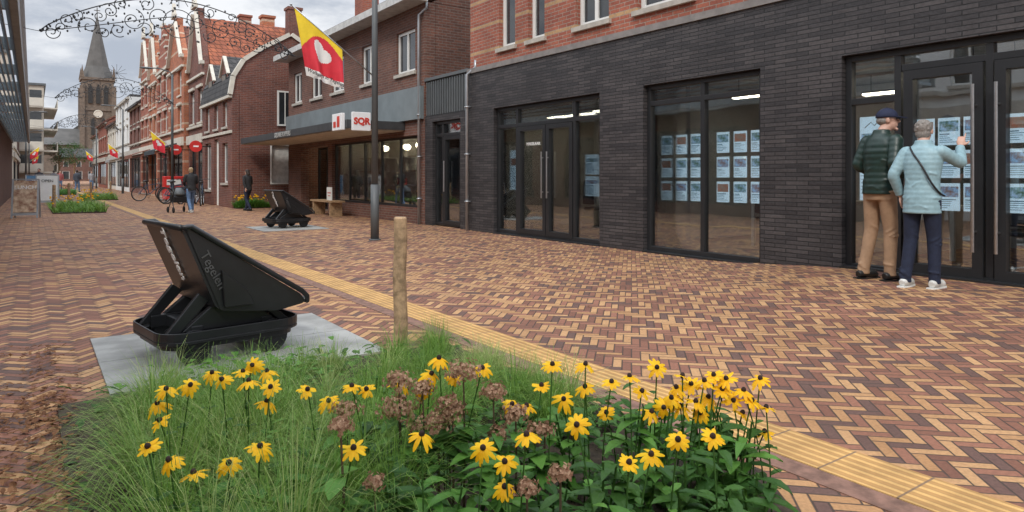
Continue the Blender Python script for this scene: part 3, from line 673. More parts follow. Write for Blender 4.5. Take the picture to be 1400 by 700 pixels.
wl=MB(); wallx(wl,-1.0,-1.3,9,50,-.1,4.2,[(12,20,.3,2.6),(22,30,.3,2.6)]); wl.box(-8,-1.31,9,9.3,-.1,4.2); wl.box(-8,-1.31,49.7,50,-.1,4.2); L.part('wall',wl,LB,world=True)
window(L,-1.0,12,20,.3,2.6,BLKF,mul=(14,16,18),sgn=-1); window(L,-1.0,22,30,.3,2.6,BLKF,mul=(24,26,28),sgn=-1)
c=MB(); c.box(-8,-1.0,9,50,4.21,4.4); L.part('roof',c,DGREY,world=True)
c=MB(); c.box(-.22,-.14,7.0,50,3.12,3.42); c.box(-.99,-.93,7.0,50,3.12,3.42)
for i in range(14): c.box(-.93,-.22,7.1+i*3.3,7.18+i*3.3,3.2,3.4)
cn=L.part('canopy',c,M('canopy_steel',(.22,.26,.28),.4,.3),world=True)
c=MB()
for i in range(9):
    x=-.9+i*.078; c.prism([(x,3.20),(x+.05,3.13),(x+.056,3.135),(x+.006,3.205)],'y',7.05,49.9)
L.part('slats',c,M('slat_grey_blue',(.36,.42,.46),.4,.3),parent=cn,world=True)
c=MB()
for i in range(11):
    z=3.5+i*.13; c.prism([(-.25,z),(-.15,z+.05),(-.145,z+.06),(-.245,z+.012)],'y',7.0,50)
for i in range(12): c.box(-.24,-.2,7.1+i*3.8,7.16+i*3.8,3.42,4.95)
L.part('slatted_screen',c,M('slat_grey_blue2',(.28,.33,.36),.4,.3),parent=cn,world=True)
house('brick shop house opposite the modern shop',-4.2,-9,-1,6.5,RB2,TB,'eave',2.5,8,nw=4,floors=2,gf=3,sgn=-1)
house('white rendered shop house opposite the modern shop',-4.2,-.9,8.8,6.0,WREND,TD,'eave',2.5,8,nw=4,floors=2,gf=3,sgn=-1)
# --- church
CH=Thing('church','brick church with square tower and tall slate spire','church',(15.4,233,0))
cx,cy=15.4,233; hw=3.9
t=MB(); t.box(cx-hw,cx+hw,cy-hw,cy+hw,0,29.5)
for sx in(-1,1):
    for sy in(-1,1): t.box(cx+sx*hw-.6,cx+sx*hw+.6,cy+sy*hw-.6,cy+sy*hw+.6,0,27); t.prism([(cx+sx*hw-.5,29.5),(cx+sx*hw+.5,29.5),(cx+sx*hw,33)],'y',cy+sy*hw-.4,cy+sy*hw+.4)
t.box(cx-hw-.3,cx+hw+.3,cy-hw-.3,cy+hw+.3,20,20.6); t.box(cx-hw-.35,cx+hw+.35,cy-hw-.35,cy+hw+.35,28.8,29.5)
CH.part('tower',t,CHB,world=True)
t=MB()
for sx in (-1.9,0,1.9): t.prism([(cx+sx-.55,22),(cx+sx+.55,22),(cx+sx+.55,26.2),(cx+sx,27.6),(cx+sx-.55,26.2)],'y',cy-hw-.4,cy-hw-.02)
for sx in (-1.3,1.3): t.prism([(cx+sx-.4,13),(cx+sx+.4,13),(cx+sx+.4,17),(cx+sx,18),(cx+sx-.4,17)],'y',cy-hw-.4,cy-hw-.02)
CH.part('window',t,M('dark_louvre',(.03,.03,.03),.8),world=True)
t=MB()
def octo(r,z): return [(cx+r*math.cos(math.pi/8+k*math.pi/4),cy+r*math.sin(math.pi/8+k*math.pi/4),z) for k in range(8)]
vs=octo(4.5,29.5)+octo(3.1,33)+octo(1.5,41)+octo(.12,48); t.add(vs,[(i*8+k,i*8+(k+1)%8,(i+1)*8+(k+1)%8,(i+1)*8+k) for i in range(3) for k in range(8)]+[tuple(range(24,32))])
t.cyl((cx,cy,48),(cx,cy,50.5),.12); t.box(cx-.8,cx+.8,cy-.1,cy+.1,49.5,49.7)
CH.part('spire',t,SLATE,world=True)
t=MB(); t.torus((cx,cy-hw-.35,19),1.0,.18,'y'); t.cyl((cx,cy-hw-.3,19),(cx,cy-hw-.42,19),.9,n=24); CH.part('clock_face',t,CREAM,world=True)
t=MB(); t.box(cx-9,cx+7,cy+6,cy+35,0,12); t.box(cx-13,cx-4.2,cy-3,cy+10,0,10); CH.part('nave',t,CHB,world=True)
t=MB(); t.prism([(cx-9.5,12),(cx+7.5,12),(cx-1,19)],'y',cy+5.6,cy+35); t.prism([(cy-3.5,10),(cy+10.5,10),(cy+3.5,15)],'x',cx-13.4,cx-4.2); CH.part('roof',t,SLATE,world=True)
# ------------------------------------------------------------------ street lamp with flag
def lamp_post(loc,h=5.6,flag=True):
    T=Thing('street_lamp','tall dark grey steel street lamp post on brick paving','lamp',loc,0,'street lamps')
    a=MB(); a.cyl((0,0,0),(0,0,1.0),.075,.075,n=16); a.cyl((0,0,1.0),(0,0,h),.06,.045,n=16); a.cyl((0,0,0),(0,0,.02),.11,n=16); T.part('pole',a,DGREY,smooth=True)
    a=MB(); a.tube([(0,0,h-.05),(-.1,0,h+.1),(-.5,0,h+.22),(-.9,0,h+.22)],.025,8); T.part('arm',a,DGREY,smooth=True)
    a=MB(); a.ell((-1.0,0,h+.2),(.28,.1,.05)); T.part('lamp_head',a,DGREY,smooth=True)
    return T
LP=lamp_post((5.05,11.5,0),6.2)
lp2=lamp_post((5.0,33,0),5.6)
for y in (52,75): copything(lp2.e,(4.9,y,0))
def flag(loc,vec,wid,drop,label,text=True,group=None):
    """loc = foot of the flag stick; vec = stick direction"""
    T=Thing('flag',label,'flag',loc,0,group)
    v=V(vec); a=MB(); a.cyl((0,0,0),v*1.03,.014,.01,n=8); a.ell(v*1.04,(.022,.022,.022),8,6); T.part('flag_pole',a,ZINC if text else WHITE,smooth=True)
    N=60 if text else 12; q=MB(); vs=[]
    h=V((v.x,v.y,0)).normalized()
    s0=.40 if text else .3
    side=V((-h.y,h.x,0))
    for j in range(N+1):
        for i in range(N+1):
            a_=i/N; b_=j/N
            p=v*(s0+(1-s0)*a_)
            ln=drop*(.62+.38*a_)
            bunch=1-.16*b_*a_
            fold=.06*math.sin(a_*9+b_*2)*b_+.028*math.sin(a_*21+1)*b_
            vs.append(V((p.x,p.y,0))*bunch + V((0,0,p.z-ln*b_)) + side*fold*wid)
    fs=[];ms=[]
    for j in range(N):
        for i in range(N):
            fs.append((j*(N+1)+i,j*(N+1)+i+1,(j+1)*(N+1)+i+1,(j+1)*(N+1)+i))
            a_=(i+.5)/N; b_=(j+.5)/N; u_=1-a_
            m=0
            if b_>.42+.30*math.sin(u_*3.3+2.6): m=1
            hx_=((1-a_)-.50)/.24; hz_=(.50-b_)/.24      # heart shaped emblem, tilted
            hx2=hx_*math.cos(.5)-hz_*math.sin(.5); hz2=hx_*math.sin(.5)+hz_*math.cos(.5)
            if (hx2*hx2+hz2*hz2-.5)**3-hx2*hx2*hz2**3*1.2<0: m=2
            if text and b_>.86: m=2
            ms.append(m)
    q.v=[tuple(p) for p in vs]; q.f=fs; q.m=ms
    T.part('cloth',q,[YEL,REDC,WCL],smooth=True)
    if text:
        T.local=True
        zb=lambda a_: v.z*(s0+(1-s0)*a_)-drop*(.62+.38*a_)*.93
        xa,xb_=v.x*(s0+.06*(1-s0))*.99, v.x*(s0+.94*(1-s0))*.86
        ang=math.atan2(zb(.06)-zb(.94),xa-xb_)
        R=Matrix.Rotation(-ang,3,'Y')@Matrix.Rotation(math.pi/2,3,'X')
        tpart(T,'lettering','Welkom in Tegelen',.085,((xa+xb_)/2,-.09,(zb(.06)+zb(.94))/2),R,BLKT,bold=.001)
    return T
flag((5.0,11.5,2.97),(-1.40,0,1.02),1,1.12,'yellow and red flag with white emblem on slanted pole')
for i,(x,y,z) in enumerate([(4.95,33,2.4),(4.85,52,2.6),(4.85,75,2.8)]): flag((x,y,z),(-.8,0,.7),.6,.75,'small yellow and red flag on slanted lamp post pole',text=False,group='flags along the street')
for (x,y) in ((.2,60),(.3,85)): 
    p=copything(lp2.e,(x-.6,y,0),math.pi); flag((x-.6,y,2.6),(.8,0,.7),.6,.75,'small yellow and red flag on slanted lamp post pole',text=False,group='flags along the street')
# ------------------------------------------------------------------ overhead ornaments
IR=M('ornament_black',(.03,.03,.032),.5)
def spiral(mb,c,R,turns,a0,r,dirn=1,n=34):
    pts=[]
    for i in range(n):
        t_=i/(n-1); A=a0+dirn*turns*2*math.pi*t_; q=R*(1-.85*t_); pts.append((c[0]+q*math.cos(A),0,c[1]+q*math.sin(A)))
    mb.tube(pts,r,5)
def garland(loc,half,label,k=1,dense=True):
    T=Thing('light_ornament',label,'decoration',loc,0,'christmas ornaments across the street')
    a=MB(); r=.010*k
    for s2 in (1,-1):
        a.tube([(s2*half*(i/20),0,.95*math.cos(i/20*math.pi/2)**.8 if i<20 else 0) for i in range(21)],r*1.3,5)
        a.tube([(s2*half*(i/20),0,.60*math.cos(i/20*math.pi/2)-.12*math.sin(i/20*math.pi)) for i in range(21)],r,5)
        L_=[(.35,.55,.28),(.85,.42,.24),(1.25,.55,.16),(1.6,.2,.2),(1.95,.28,.14),(2.2,0,.14)]
        if dense: L_+= [(.6,.78,.16),(.62,.25,.15),(1.05,.72,.13),(1.1,.18,.15),(1.42,.42,.12),(1.8,.38,.12),(1.35,.08,.12),(2.05,.12,.1)]
        for i,(x,z,R) in enumerate(L_):
            x*=half/2.4
            spiral(a,(s2*x,z),R,1.4,i*1.3,r,s2)
    a.torus((0,0,.45),.30,r,'y',24,5)
    for i in range(6):
        A=i*math.pi/6; a.cyl((-.36*math.cos(A),0,1.15-.36*math.sin(A)),(.36*math.cos(A),0,1.15+.36*math.sin(A)),r*.7,n=5)
    T.part('scrollwork',a,IR)
    a=MB(); a.tube([(-half-3.0,0,.45),(-half-1.2,0,.15),(-half,0,0)],r*.6,5); a.tube([(half,0,0),(half+.8,0,.1),(half+1.9,0,.5)],r*.6,5); T.part('cable',a,IR)
    rs=random.Random(5); b=MB()
    for i in range(190):
        x=rs.uniform(-1,1)*half; z=rs.uniform(.1,.98)*math.cos(x/half*math.pi/2)**.8
        b.ell((x,rs.uniform(-.03,.03),z),(.02*k,.02*k,.027*k),6,4)
    o=T.part('bulbs',b,IR); o['kind']='stuff'
garland((2.55,16,3.95),2.45,'black scrollwork christmas light ornament hung across the street',.95)
garland((2.8,32,4.2),2.1,'black scrollwork christmas light ornament hung across the street',1.0,False)
garland((2.8,52,4.2),1.9,'black scrollwork christmas light ornament hung across the street',1.1,False)
# ------------------------------------------------------------------ tipping cart seats
def cart():
    T=Thing('cart_seat','black steel tipping cart seat with wheels on concrete slab','bench',(.99,4.78,.012),math.radians(8),'cart shaped street seats'); T.local=True
    T.e.scale=(.9,.84,.95)
    A_,B_,C_,D_=(-.37,.87),(.46,.38),(.49,.32),(-.15,.36)
    def rnd(poly,r=.035):
        out=[]
        n=len(poly)
        for i in range(n):
            p=V(poly[i]);a=V(poly[i-1]);b=V(poly[(i+1)%n]); da=(a-p).normalized()*r; db=(b-p).normalized()*r
            for t_ in (0,.33,.66,1): out.append(tuple((p+da)*(1-t_)**2+p*2*t_*(1-t_)+(p+db)*t_**2))
        return out
    side=rnd([A_,(-.32,.875),B_,C_,(.28,.29),(-.10,.335),D_],.03)
    a=MB()
    for y in (-.43,.40): a.prism(side,'y',y,y+.03)
    a.prism(thick(A_,D_,.035),'y',-.40,.40); a.prism(thick(D_,C_,.03),'y',-.40,.40)
    hop=T.part('hopper',a,BLK,bevel=.008)
    a=MB(); 
    rim=[(-.372,.88),(-.31,.885),(.46,.405),(.50,.365),(.50,.33)]
    for y in (-.44,.44): a.tube([(p[0],y,p[1]) for p in rim],.018,8)
    a.tube([(-.372,-.44,.88),(-.372,.44,.88)],.02,8)
    a.tube([(.50,-.44,.335),(.50,.44,.335)],.02,8)
    T.part('rim',a,BLK,parent=hop,smooth=True)
    a=MB(); a.prism(thick((-.32,.82),(-.06,.44),.02),'y',-.395,.395); a.prism(thick((.42,.35),(-.06,.42),-.02),'y',-.395,.395); T.part('seat',a,M('worn_black',(.03,.03,.032),.5))
    def rr(hx,hy,r,n=6):
        out=[]
        for (sx,sy,a0) in ((1,1,0),(-1,1,90),(-1,-1,180),(1,-1,270)):
            for i in range(n+1):
                A2=math.radians(a0+90*i/n); out.append((sx*(hx-r)+r*math.cos(A2),sy*(hy-r)+r*math.sin(A2)))
        return out
    def ring(a,o,i_,z0,z1):
        n=len(o)
        vs=[(x,y,z) for (x,y) in o for z in (z0,z1)]+[(x,y,z) for (x,y) in i_ for z in (z0,z1)]
        fs=[]
        for k in range(n):
            k2=(k+1)%n
            fs+=[(2*k,2*k2,2*k2+1,2*k+1),(2*n+2*k,2*n+2*k+1,2*n+2*k2+1,2*n+2*k2),(2*k+1,2*k2+1,2*n+2*k2+1,2*n+2*k+1),(2*k,2*n+2*k,2*n+2*k2,2*k2)]
        a.add(vs,fs)
    a=MB(); ring(a,rr(.49,.42,.17),rr(.42,.35,.11),.15,.17); ring(a,rr(.49,.42,.17),rr(.477,.407,.16),.171,.225); ring(a,rr(.45,.38,.14),rr(.437,.367,.13),.11,.149)
    T.part('buffer_frame',a,BLK,bevel=.004)
    a=MB()
    for y in (-.28,.24): a.box(-.38,.38,y,y+.05,.17,.25)
    for x in (-.28,.20): a.box(x,x+.08,-.33,.33,.175,.245)
    for y in (-.32,.27):
        a.prism([(-.34,.21),(.32,.21),(.12,.36),(-.14,.36)],'y',y,y+.05)
        a.prism([(-.45,.20),(-.36,.20),(-.16,.40),(-.23,.45)],'y',y-.01,y+.03)
        a.prism([(.42,.20),(.34,.20),(.22,.30),(.29,.30)],'y',y-.01,y+.03)
    a.prism([(-.10,.36),(.1,.36),(.05,.46),(-.12,.6)],'y',-.46,-.435)
    T.part('chassis',a,BLK,bevel=.006)
    for x in (-.26,.28):
        a=MB(); a.cyl((x,-.31,.11),(x,.31,.11),.022,n=10); T.part('axle',a,BLK,smooth=True)
        for y in (-.31,.28):
            a=MB(); a.cyl((x,y-.02,.11),(x,y+.03,.11),.10,n=24); a.cyl((x,y+.02*(1 if y>0 else -1)-.01,.11),(x,y+.02*(1 if y>0 else -1)+.01,.11),.112,n=24); a.cyl((x,y-.035,.11),(x,y+.045,.11),.035,n=12); T.part('wheel',a,BLK,bevel=.003)
    n=V((-(A_[1]-D_[1]),0,(A_[0]-D_[0]))).normalized(); 
    if n.x>0: n=-n
    up=V((A_[0]-D_[0],0,A_[1]-D_[1])).normalized()
    xd=-up; yd=n.cross(xd)
    R=Matrix((xd,yd,n)).transposed()
    mid=V((A_[0]*.64+D_[0]*.36,0,A_[1]*.64+D_[1]*.36))
    tpart(T,'lettering','Tegelen',.125,mid+n*.014+V((0,.0,0)),R,WT,parent=hop,bold=.003)
    xs_=V((.45,0,-.85)).normalized(); yn=V((0,-1,0)); R2=Matrix((xs_,yn.cross(xs_),yn)).transposed()
    tpart(T,'lettering','Tegelen',.085,V((-.17,-.434,.60)),R2,M('grey_lettering',(.08,.08,.08),.5),parent=hop)
    return T
CT=cart()
copything(CT.e,(4.65,15.4,.012),math.radians(10),(.92,.9,.93))
T=Thing('wooden_post','short round weathered wooden post at planting bed corner','post',(1.96,4.06,0)); a=MB(); a.tube([(0,0,-.02),(.005,0,.2),(-.004,.003,.5),(.004,0,.75),(0,0,.875),(0,0,.885)],[.046,.045,.043,.043,.042,.036],16); T.part('post',a,POSTW,smooth=False)
T=Thing('bench','low wooden bench with goods against the shop','bench',(7.1,19.6,0)); a=MB(); a.box(-.2,.2,-.9,.9,.40,.45); T.part('seat',a,WOOD)
for y in(-.7,.7): a=MB(); a.box(-.18,.18,y-.04,y+.04,0,.40); T.part('leg',a,WOOD)
T=Thing('price_board','small white board with dark marks standing on bench','sign',(7.1,19.4,.45)); a=MB(); a.box(-.01,.01,-.2,.2,0,.38); T.part('board',a,WHITE); a=MB(); a.box(-.014,-.0105,-.13,.13,.2,.23); a.box(-.014,-.0105,-.1,.1,.12,.14); T.part('writing',a,REDT)
# ------------------------------------------------------------------ a-frame signs
def aframe(loc,rot,col,label,tx,h=1.05,w=.62):
    T=Thing('sandwich_board',label,'sign',loc,rot); T.local=True
    a=MB(); 
    for s2 in (1,-1):
        for x in (-w/2,w/2-.04): a.prism([(s2*.28,.0),(s2*.24,.0),(s2*.02,h),(s2*.05,h)],'x',x,x+.04)
        a.prism([(s2*.26,.08),(s2*.235,.08),(s2*.228,.14),(s2*.25,.14)],'x',-w/2+.04,w/2-.04)
    a.box(-w/2,w/2,-.05,.05,h,h+.03); T.part('frame',a,ZINC)
    a=MB(); a.prism([(-.235,.16),(-.225,.16),(-.035,h-.02),(-.045,h-.02)],'x',-w/2+.045,w/2-.045); p=T.part('panel',a,col)
    sl=math.atan2(.19,h-.18); R=Matrix.Rotation(math.pi/2-sl,3,'X')
    for i,(t_,s_) in enumerate(tx): tpart(T,'lettering',t_,s_,(0,-.05-.19*(.22+.22*i)-.012,h-.02-(h-.18)*(.22+.22*i)),R,WT if col!=WHITE else BLKT,parent=p)
    return T
aframe((-.15,23.2,0),math.radians(-8),M('poster_pastry',(.45,.18,.10),.5,0,.5,7,two=(.65,.5,.35)),'silver sandwich board with warm food poster on paving',[('LUNCH',.15)])
aframe((.5,34,0),math.radians(-5),WHITE,'white sandwich board on brick paving',[('OPEN',.16)],h=1.2,w=.8)
aframe((.1,41,0),math.radians(5),M('blue_panel',(.08,.2,.35),.5),'blue sandwich board on brick paving',[('SALE',.16)],h=1.2,w=.8)
def roundsign(loc,label):
    T=Thing('shop_sign',label,'sign',loc,0,'projecting round shop signs'); a=MB(); a.cyl((0,-.05,0),(0,.05,0),.23,n=28); T.part('disc',a,RED); a=MB(); a.box(.22,.60,-.02,.02,-.02,.02); T.part('bracket',a,BLK)
    a=MB(); a.box(-.10,.10,-.06,-.051,-.03,.03); T.part('emblem',a,WT)
roundsign((5.35,29.7,2.35),'round red projecting shop sign with white mark'); roundsign((5.3,34.0,2.35),'round red projecting shop sign with white mark')
for (y,c_,l) in ((47,M('brown_awning',(.2,.08,.05),.7),'brown awning over shop front'),(38,M('dark_awning',(.04,.05,.06),.7),'dark awning over shop front'),(61,M('grey_awning',(.3,.3,.3),.7),'grey awning over shop front')):
    T=Thing('awning',l,'awning',(5.8,y,2.5),0,'awnings on shop fronts'); a=MB(); a.prism([(0,.3),(-1.1,-.1),(-1.1,-.3),(-1.08,-.3),(-1.06,-.12),(0,.25)],'y',-1.8,1.8); T.part('awning_cloth',a,c_)
# ------------------------------------------------------------------ bicycles
RUB=M('black_rubber',(.02,.02,.02),.8)
def bike(loc,rot,fm,label):
    T=Thing('bicycle',label,'bicycle',loc,rot,'bicycles parked in the street')
    for x,n_ in ((-.53,'wheel'),(.53,'wheel')):
        a=MB(); a.torus((x,0,.34),.33,.022,'y',28,6); wv=T.part(n_,a,RUB)
        a=MB(); a.torus((x,0,.34),.3,.01,'y',24,5); a.cyl((x,-.04,.34),(x,.04,.34),.02,n=8)
        for k in range(10):
            A=k*math.pi/5; a.cyl((x,0,.34),(x+.3*math.cos(A),0,.34+.3*math.sin(A)),.003,n=4)
        T.part('rim',a,ZINC,parent=wv)
    a=MB()
    for p,q in (((-.53,0,.34),(-.08,0,.30)),((-.53,0,.34),(-.2,0,.75)),((-.08,0,.30),(-.22,0,.88)),((-.08,0,.30),(.36,0,.72)),((-.19,0,.72),(.34,0,.80)),((.53,0,.34),(.33,0,.92))): a.cyl(p,q,.018,n=8)
    T.part('frame',a,fm)
    a=MB(); a.tube([(.33,0,.92),(.30,0,1.02),(.30,.12,1.04),(.26,.28,1.03),(.14,.30,1.0)],.012,6); a.tube([(.30,0,1.02),(.30,-.12,1.04),(.26,-.28,1.03),(.14,-.30,1.0)],.012,6); T.part('handlebar',a,BLK)
    a=MB(); a.ell((-.24,0,.92),(.14,.08,.04)); T.part('saddle',a,BLK,smooth=True)
    a=MB(); a.torus((-.08,.03,.30),.08,.008,'y',14,5); a.box(-.1,-.06,.03,.12,.12,.15); a.box(-.1,-.06,-.12,-.03,.45,.48); T.part('pedals',a,BLK)
    return T
bk=bike((4.55,36,0),math.radians(15),M('bike_blue',(.03,.05,.09),.4),'dark blue bicycle parked on brick paving')
bike((5.35,30.2,0),math.radians(70),BLK,'black bicycle leaning by shop wall')
for (x,y,r) in ((5.0,31.6,25),(5.3,31.1,50),(5.45,29.0,75),(5.1,33.0,30)): copything(bk.e,(x,y,0),math.radians(r))
T=Thing('parcel_stand','red upright stand with white panel outside shop','stand',(5.25,34.5,0)); a=MB(); a.box(-.4,.4,-.3,.3,.1,1.15); T.part('body',a,RED,bevel=.03); a=MB(); a.box(-.3,.3,-.31,-.302,.75,1.0); T.part('panel',a,WHITE)
for x in(-.3,.3): a=MB(); a.box(x-.04,x+.04,-.25,.25,0,.1); T.part('leg',a,BLK)
# ------------------------------------------------------------------ people
SKIN=M('skin',(.55,.33,.25),.5,0,.08,8)
def hand(mb,w_,d_,n_,curl=.5,s=1,thumb=1,point=False):
    w_,d_,n_=V(w_),V(d_).normalized(),V(n_); n_=(n_-d_*n_.dot(d_)).normalized(); sd=d_.cross(n_)*thumb
    R=Matrix((d_,sd,n_)).transposed()
    mb.ell(w_+d_*.048*s,(.052*s,.042*s,.017*s),14,8,R)
    for k,(o,l) in enumerate(((.028,.072),(.010,.082),(-.009,.075),(-.027,.058))):
        c=curl if not(point and k==0) else .05
        p=w_+d_*.085*s+sd*o*s; pts=[p-d_*.02*s,p]; dr=d_.copy()
        for q in range(3):
            dr=Matrix.Rotation(c*(.6+.3*q),3,d_.cross(n_))@dr
            p=p+dr*l*s*(.42,.32,.26)[q]; pts.append(p)
        mb.tube(pts,[.0095*s,.0095*s,.009*s,.0085*s,.007*s],8)
    p=w_+d_*.02*s+sd*.03*s; q=p+(d_*.5+sd*.6+n_*.2).normalized()*.04*s; r_=q+(d_*.85+sd*.25+n_*.35).normalized()*.035*s
    mb.tube([p,q,r_],[.013*s,.011*s,.008*s],8)
def interp(tab,z):
    for i in range(len(tab)-1):
        if tab[i][0]<=z<=tab[i+1][0]:
            t_=(z-tab[i][0])/(tab[i+1][0]-tab[i][0]); return [a+(b-a)*t_ for a,b in zip(tab[i][1:],tab[i+1][1:])]
    return tab[-1][1:] if z>tab[-1][0] else tab[0][1:]
def resamp(pts,rad,n):
    pts=[V(p) for p in pts]; L_=[0]
    for i in range(1,len(pts)): L_.append(L_[-1]+(pts[i]-pts[i-1]).length)
    out=[];rr=[];ll=[]
    for k in range(n+1):
        s_=L_[-1]*k/n; i=1
        while i<len(pts)-1 and L_[i]<s_: i+=1
        t_=(s_-L_[i-1])/(L_[i]-L_[i-1]); out.append(pts[i-1].lerp(pts[i],t_)); rr.append(rad[i-1]+(rad[i]-rad[i-1])*t_); ll.append(s_)
    for _ in range(3):
        out=[out[0]]+[(out[i-1]+out[i]*2+out[i+1])/4 for i in range(1,n)]+[out[-1]]
    return out,rr,ll
def person(label,loc,rot,H,armR,armL,hR,hL,jac,trou,shoe,legR,legL,jz=.84,puff=.008,head=(0,0,0),hair=None,cap=None,glasses=False,bag=False,vox=.009,width=1.0,longhair=False,lean=0,per=.06):
    s=H/1.72; T=Thing('person',label,'person',loc,rot)
    T.e.scale=(s,s,s); 
    rp=random.Random(3)
    hx,hy,hyaw=head
    LN=lambda z: lean*max(0,z-.9)   # forward lean of the upper body
    def Lp(p): p=V(p); return V((p.x,p.y+LN(p.z),p.z))
    armR=[Lp(p) for p in armR]; armL=[Lp(p) for p in armL]
    HS=.93
    HM=Matrix.Rotation(hyaw,3,'Z')*1.0; HMS=HM@Matrix.Scale(HS,3); HC=V((hx,hy+.02+LN(1.6),1.60))
    def HP(x,y,z): return HC+HMS@V((x,y,z))
    b=MB()
    b.rings([(0,LN(z),z,rx,ry) for (z,rx,ry) in ((.84,.12*width,.09),(.92,.165*width,.115),(1.05,.145*width,.10),(1.28,.17*width,.115),(1.40,.165*width,.095),(1.45,.10,.07),(1.48,.06,.058))])
    b.tube([Lp((0,0,1.43)),Lp((hx*.5,hy*.5,1.50)),tuple(HC+V((0,-.01,-.05)))],[.062,.056,.055],14)
    b.ell(HP(0,-.01,.03),(.077,.095,.095),20,14,HMS); b.ell(HP(0,.025,-.035),(.058,.068,.075),16,12,HMS)
    b.tube([HP(0,.09,.02),HP(0,.112,-.015),HP(0,.093,-.025)],[.009,.014,.010],8)
    for sx in(-1,1): b.ell(HP(sx*.078,0,0),(.012,.022,.033),10,8,HM)
    b.ell(HP(0,.086,-.055),(.022,.012,.006),8,6,HM); b.ell(HP(0,.082,-.095),(.025,.018,.016),8,6,HM)
    for arm,hd,sg in ((armR,hR,1),(armL,hL,-1)):
        b.tube(arm,[.055,.043,.028],12); hand(b,arm[2],hd[0],hd[1],hd[2],1.0,-sg if len(hd)<5 else hd[4],hd[3] if len(hd)>3 else False)
    for lg in (legR,legL):
        b.tube([lg[0],lg[1],lg[2]],[.085,.055,.038],14); b.tube([lg[2],V(lg[2])+V((0,.02,-.05)),V(lg[2])+V((0,.14,-.075))],[.04,.035,.025],10)
    body=T.part('body',remesh(b,vox*.75,3),SKIN,smooth=True)
    e=MB()
    for sx in(-1,1): e.ell(HP(sx*.03,.083,.018),(.010,.007,.006),8,6)
    T.part('eyes',e,BLKT,smooth=True)
    j=MB(); tab=[(.70,.172*width,.130),(jz,.172*width,.132),(.95,.165*width,.132),(1.08,.155*width,.125),(1.28,.178*width,.134),(1.38,.175*width,.118),(1.43,.135*width,.10),(1.465,.090,.083),(1.51,.076,.074)]
    rs=[]; z=jz
    while z<=1.515:
        rx,ry=interp(tab,z); pf=puff*abs(math.sin(math.pi*z/per)) if z<1.45 else 0; rs.append((0,-.004+LN(z),z,rx+pf,ry+pf)); z+=.0125
    j.rings(rs,32)
    for arm in (armR,armL):
        a0=V(arm[0]); inner_=V((a0.x*.55,a0.y,a0.z-.02))
        w_=V(arm[1]).lerp(V(arm[2]),.93)
        P_,Rr,Ll=resamp([inner_,arm[0],arm[1],w_],[.060,.067,.055,.041],44)
        Rr=[r_+puff*.8*abs(math.sin(math.pi*l/per)) for r_,l in zip(Rr,Ll)]
        j.tube(P_,Rr,16)
    for k in range(16):
        zz=rp.uniform(jz+.05,1.3); A=rp.uniform(0,6.28); rx,ry=interp(tab,zz); u=V((math.cos(A)*rx,math.sin(A)*ry+LN(zz),0)); w2=V((-math.sin(A),math.cos(A),rp.uniform(-1,1))).normalized()
        c_=u+V((0,0,zz)); j.tube([c_-w2*.06-u*.06,c_,c_+w2*.06-u*.06],[.008,.014,.008],8)
    jo=T.part('jacket',remesh(j,vox,2),jac,smooth=True)
    t_=MB(); t_.rings([(0,0,.80,.152*width,.112),(0,0,.88,.162*width,.118),(0,0,.96,.152*width,.112),(0,0,1.0,.145*width,.105)])
    for li,lg in enumerate((legR,legL)):
        P_,Rr,Ll=resamp([lg[0],lg[1],V(lg[2])+V((0,-.005,.0)),V(lg[2])+V((0,0,-.035))],[.093,.066,.054,.058],30)
        t_.tube(P_,Rr,16)
        for k in range(9):
            zz=rp.choice((rp.uniform(.42,.58),rp.uniform(.10,.22),rp.uniform(.7,.82))); tt=(.9-zz)/.82; c_=P_[min(29,max(1,int(tt*30)))]; A=rp.uniform(0,6.28); rr_=Rr[min(29,max(1,int(tt*30)))]
            u=V((math.cos(A),math.sin(A),0)); w2=V((-u.y,u.x,rp.uniform(-.7,.7))).normalized()
            t_.tube([c_+u*rr_*.86-w2*.05,c_+u*(rr_*.97),c_+u*rr_*.86+w2*.05],[.006,.012,.006],8)
    T.part('trousers',remesh(t_,vox,3),trou,smooth=True)
    for lg in (legR,legL):
        an=V(lg[2]); f=MB(); z0=an.z-.085
        f.tube([(an.x,an.y-.075,z0+.045),(an.x,an.y-.02,z0+.055),(an.x,an.y+.06,z0+.05),(an.x*1.08,an.y+.13,z0+.038),(an.x*1.1,an.y+.185,z0+.03)],[.035,.045,.046,.045,.022],12); f.tube([(an.x,an.y-.01,z0+.04),(an.x,an.y-.01,z0+.09)],[.045,.044],12)
        me=remesh(f,.007,3)
        for v_ in me.vertices:
            if v_.co.z<z0+.003: v_.co.z=z0+.003
        so_=T.part('shoe',me,shoe,smooth=True)
        f=MB(); f.prism([(an.x-.04,an.y-.10),(an.x+.035,an.y-.10),(an.x+.048,an.y+.02),(an.x*1.08+.048,an.y+.14),(an.x*1.1+.02,an.y+.205),(an.x*1.1-.02,an.y+.205),(an.x*1.08-.045,an.y+.14),(an.x-.045,an.y+.02)],'z',z0-.012,z0+.012)
        T.part('sole',f,WHITE if shoe!=SHB else BLK,parent=so_)
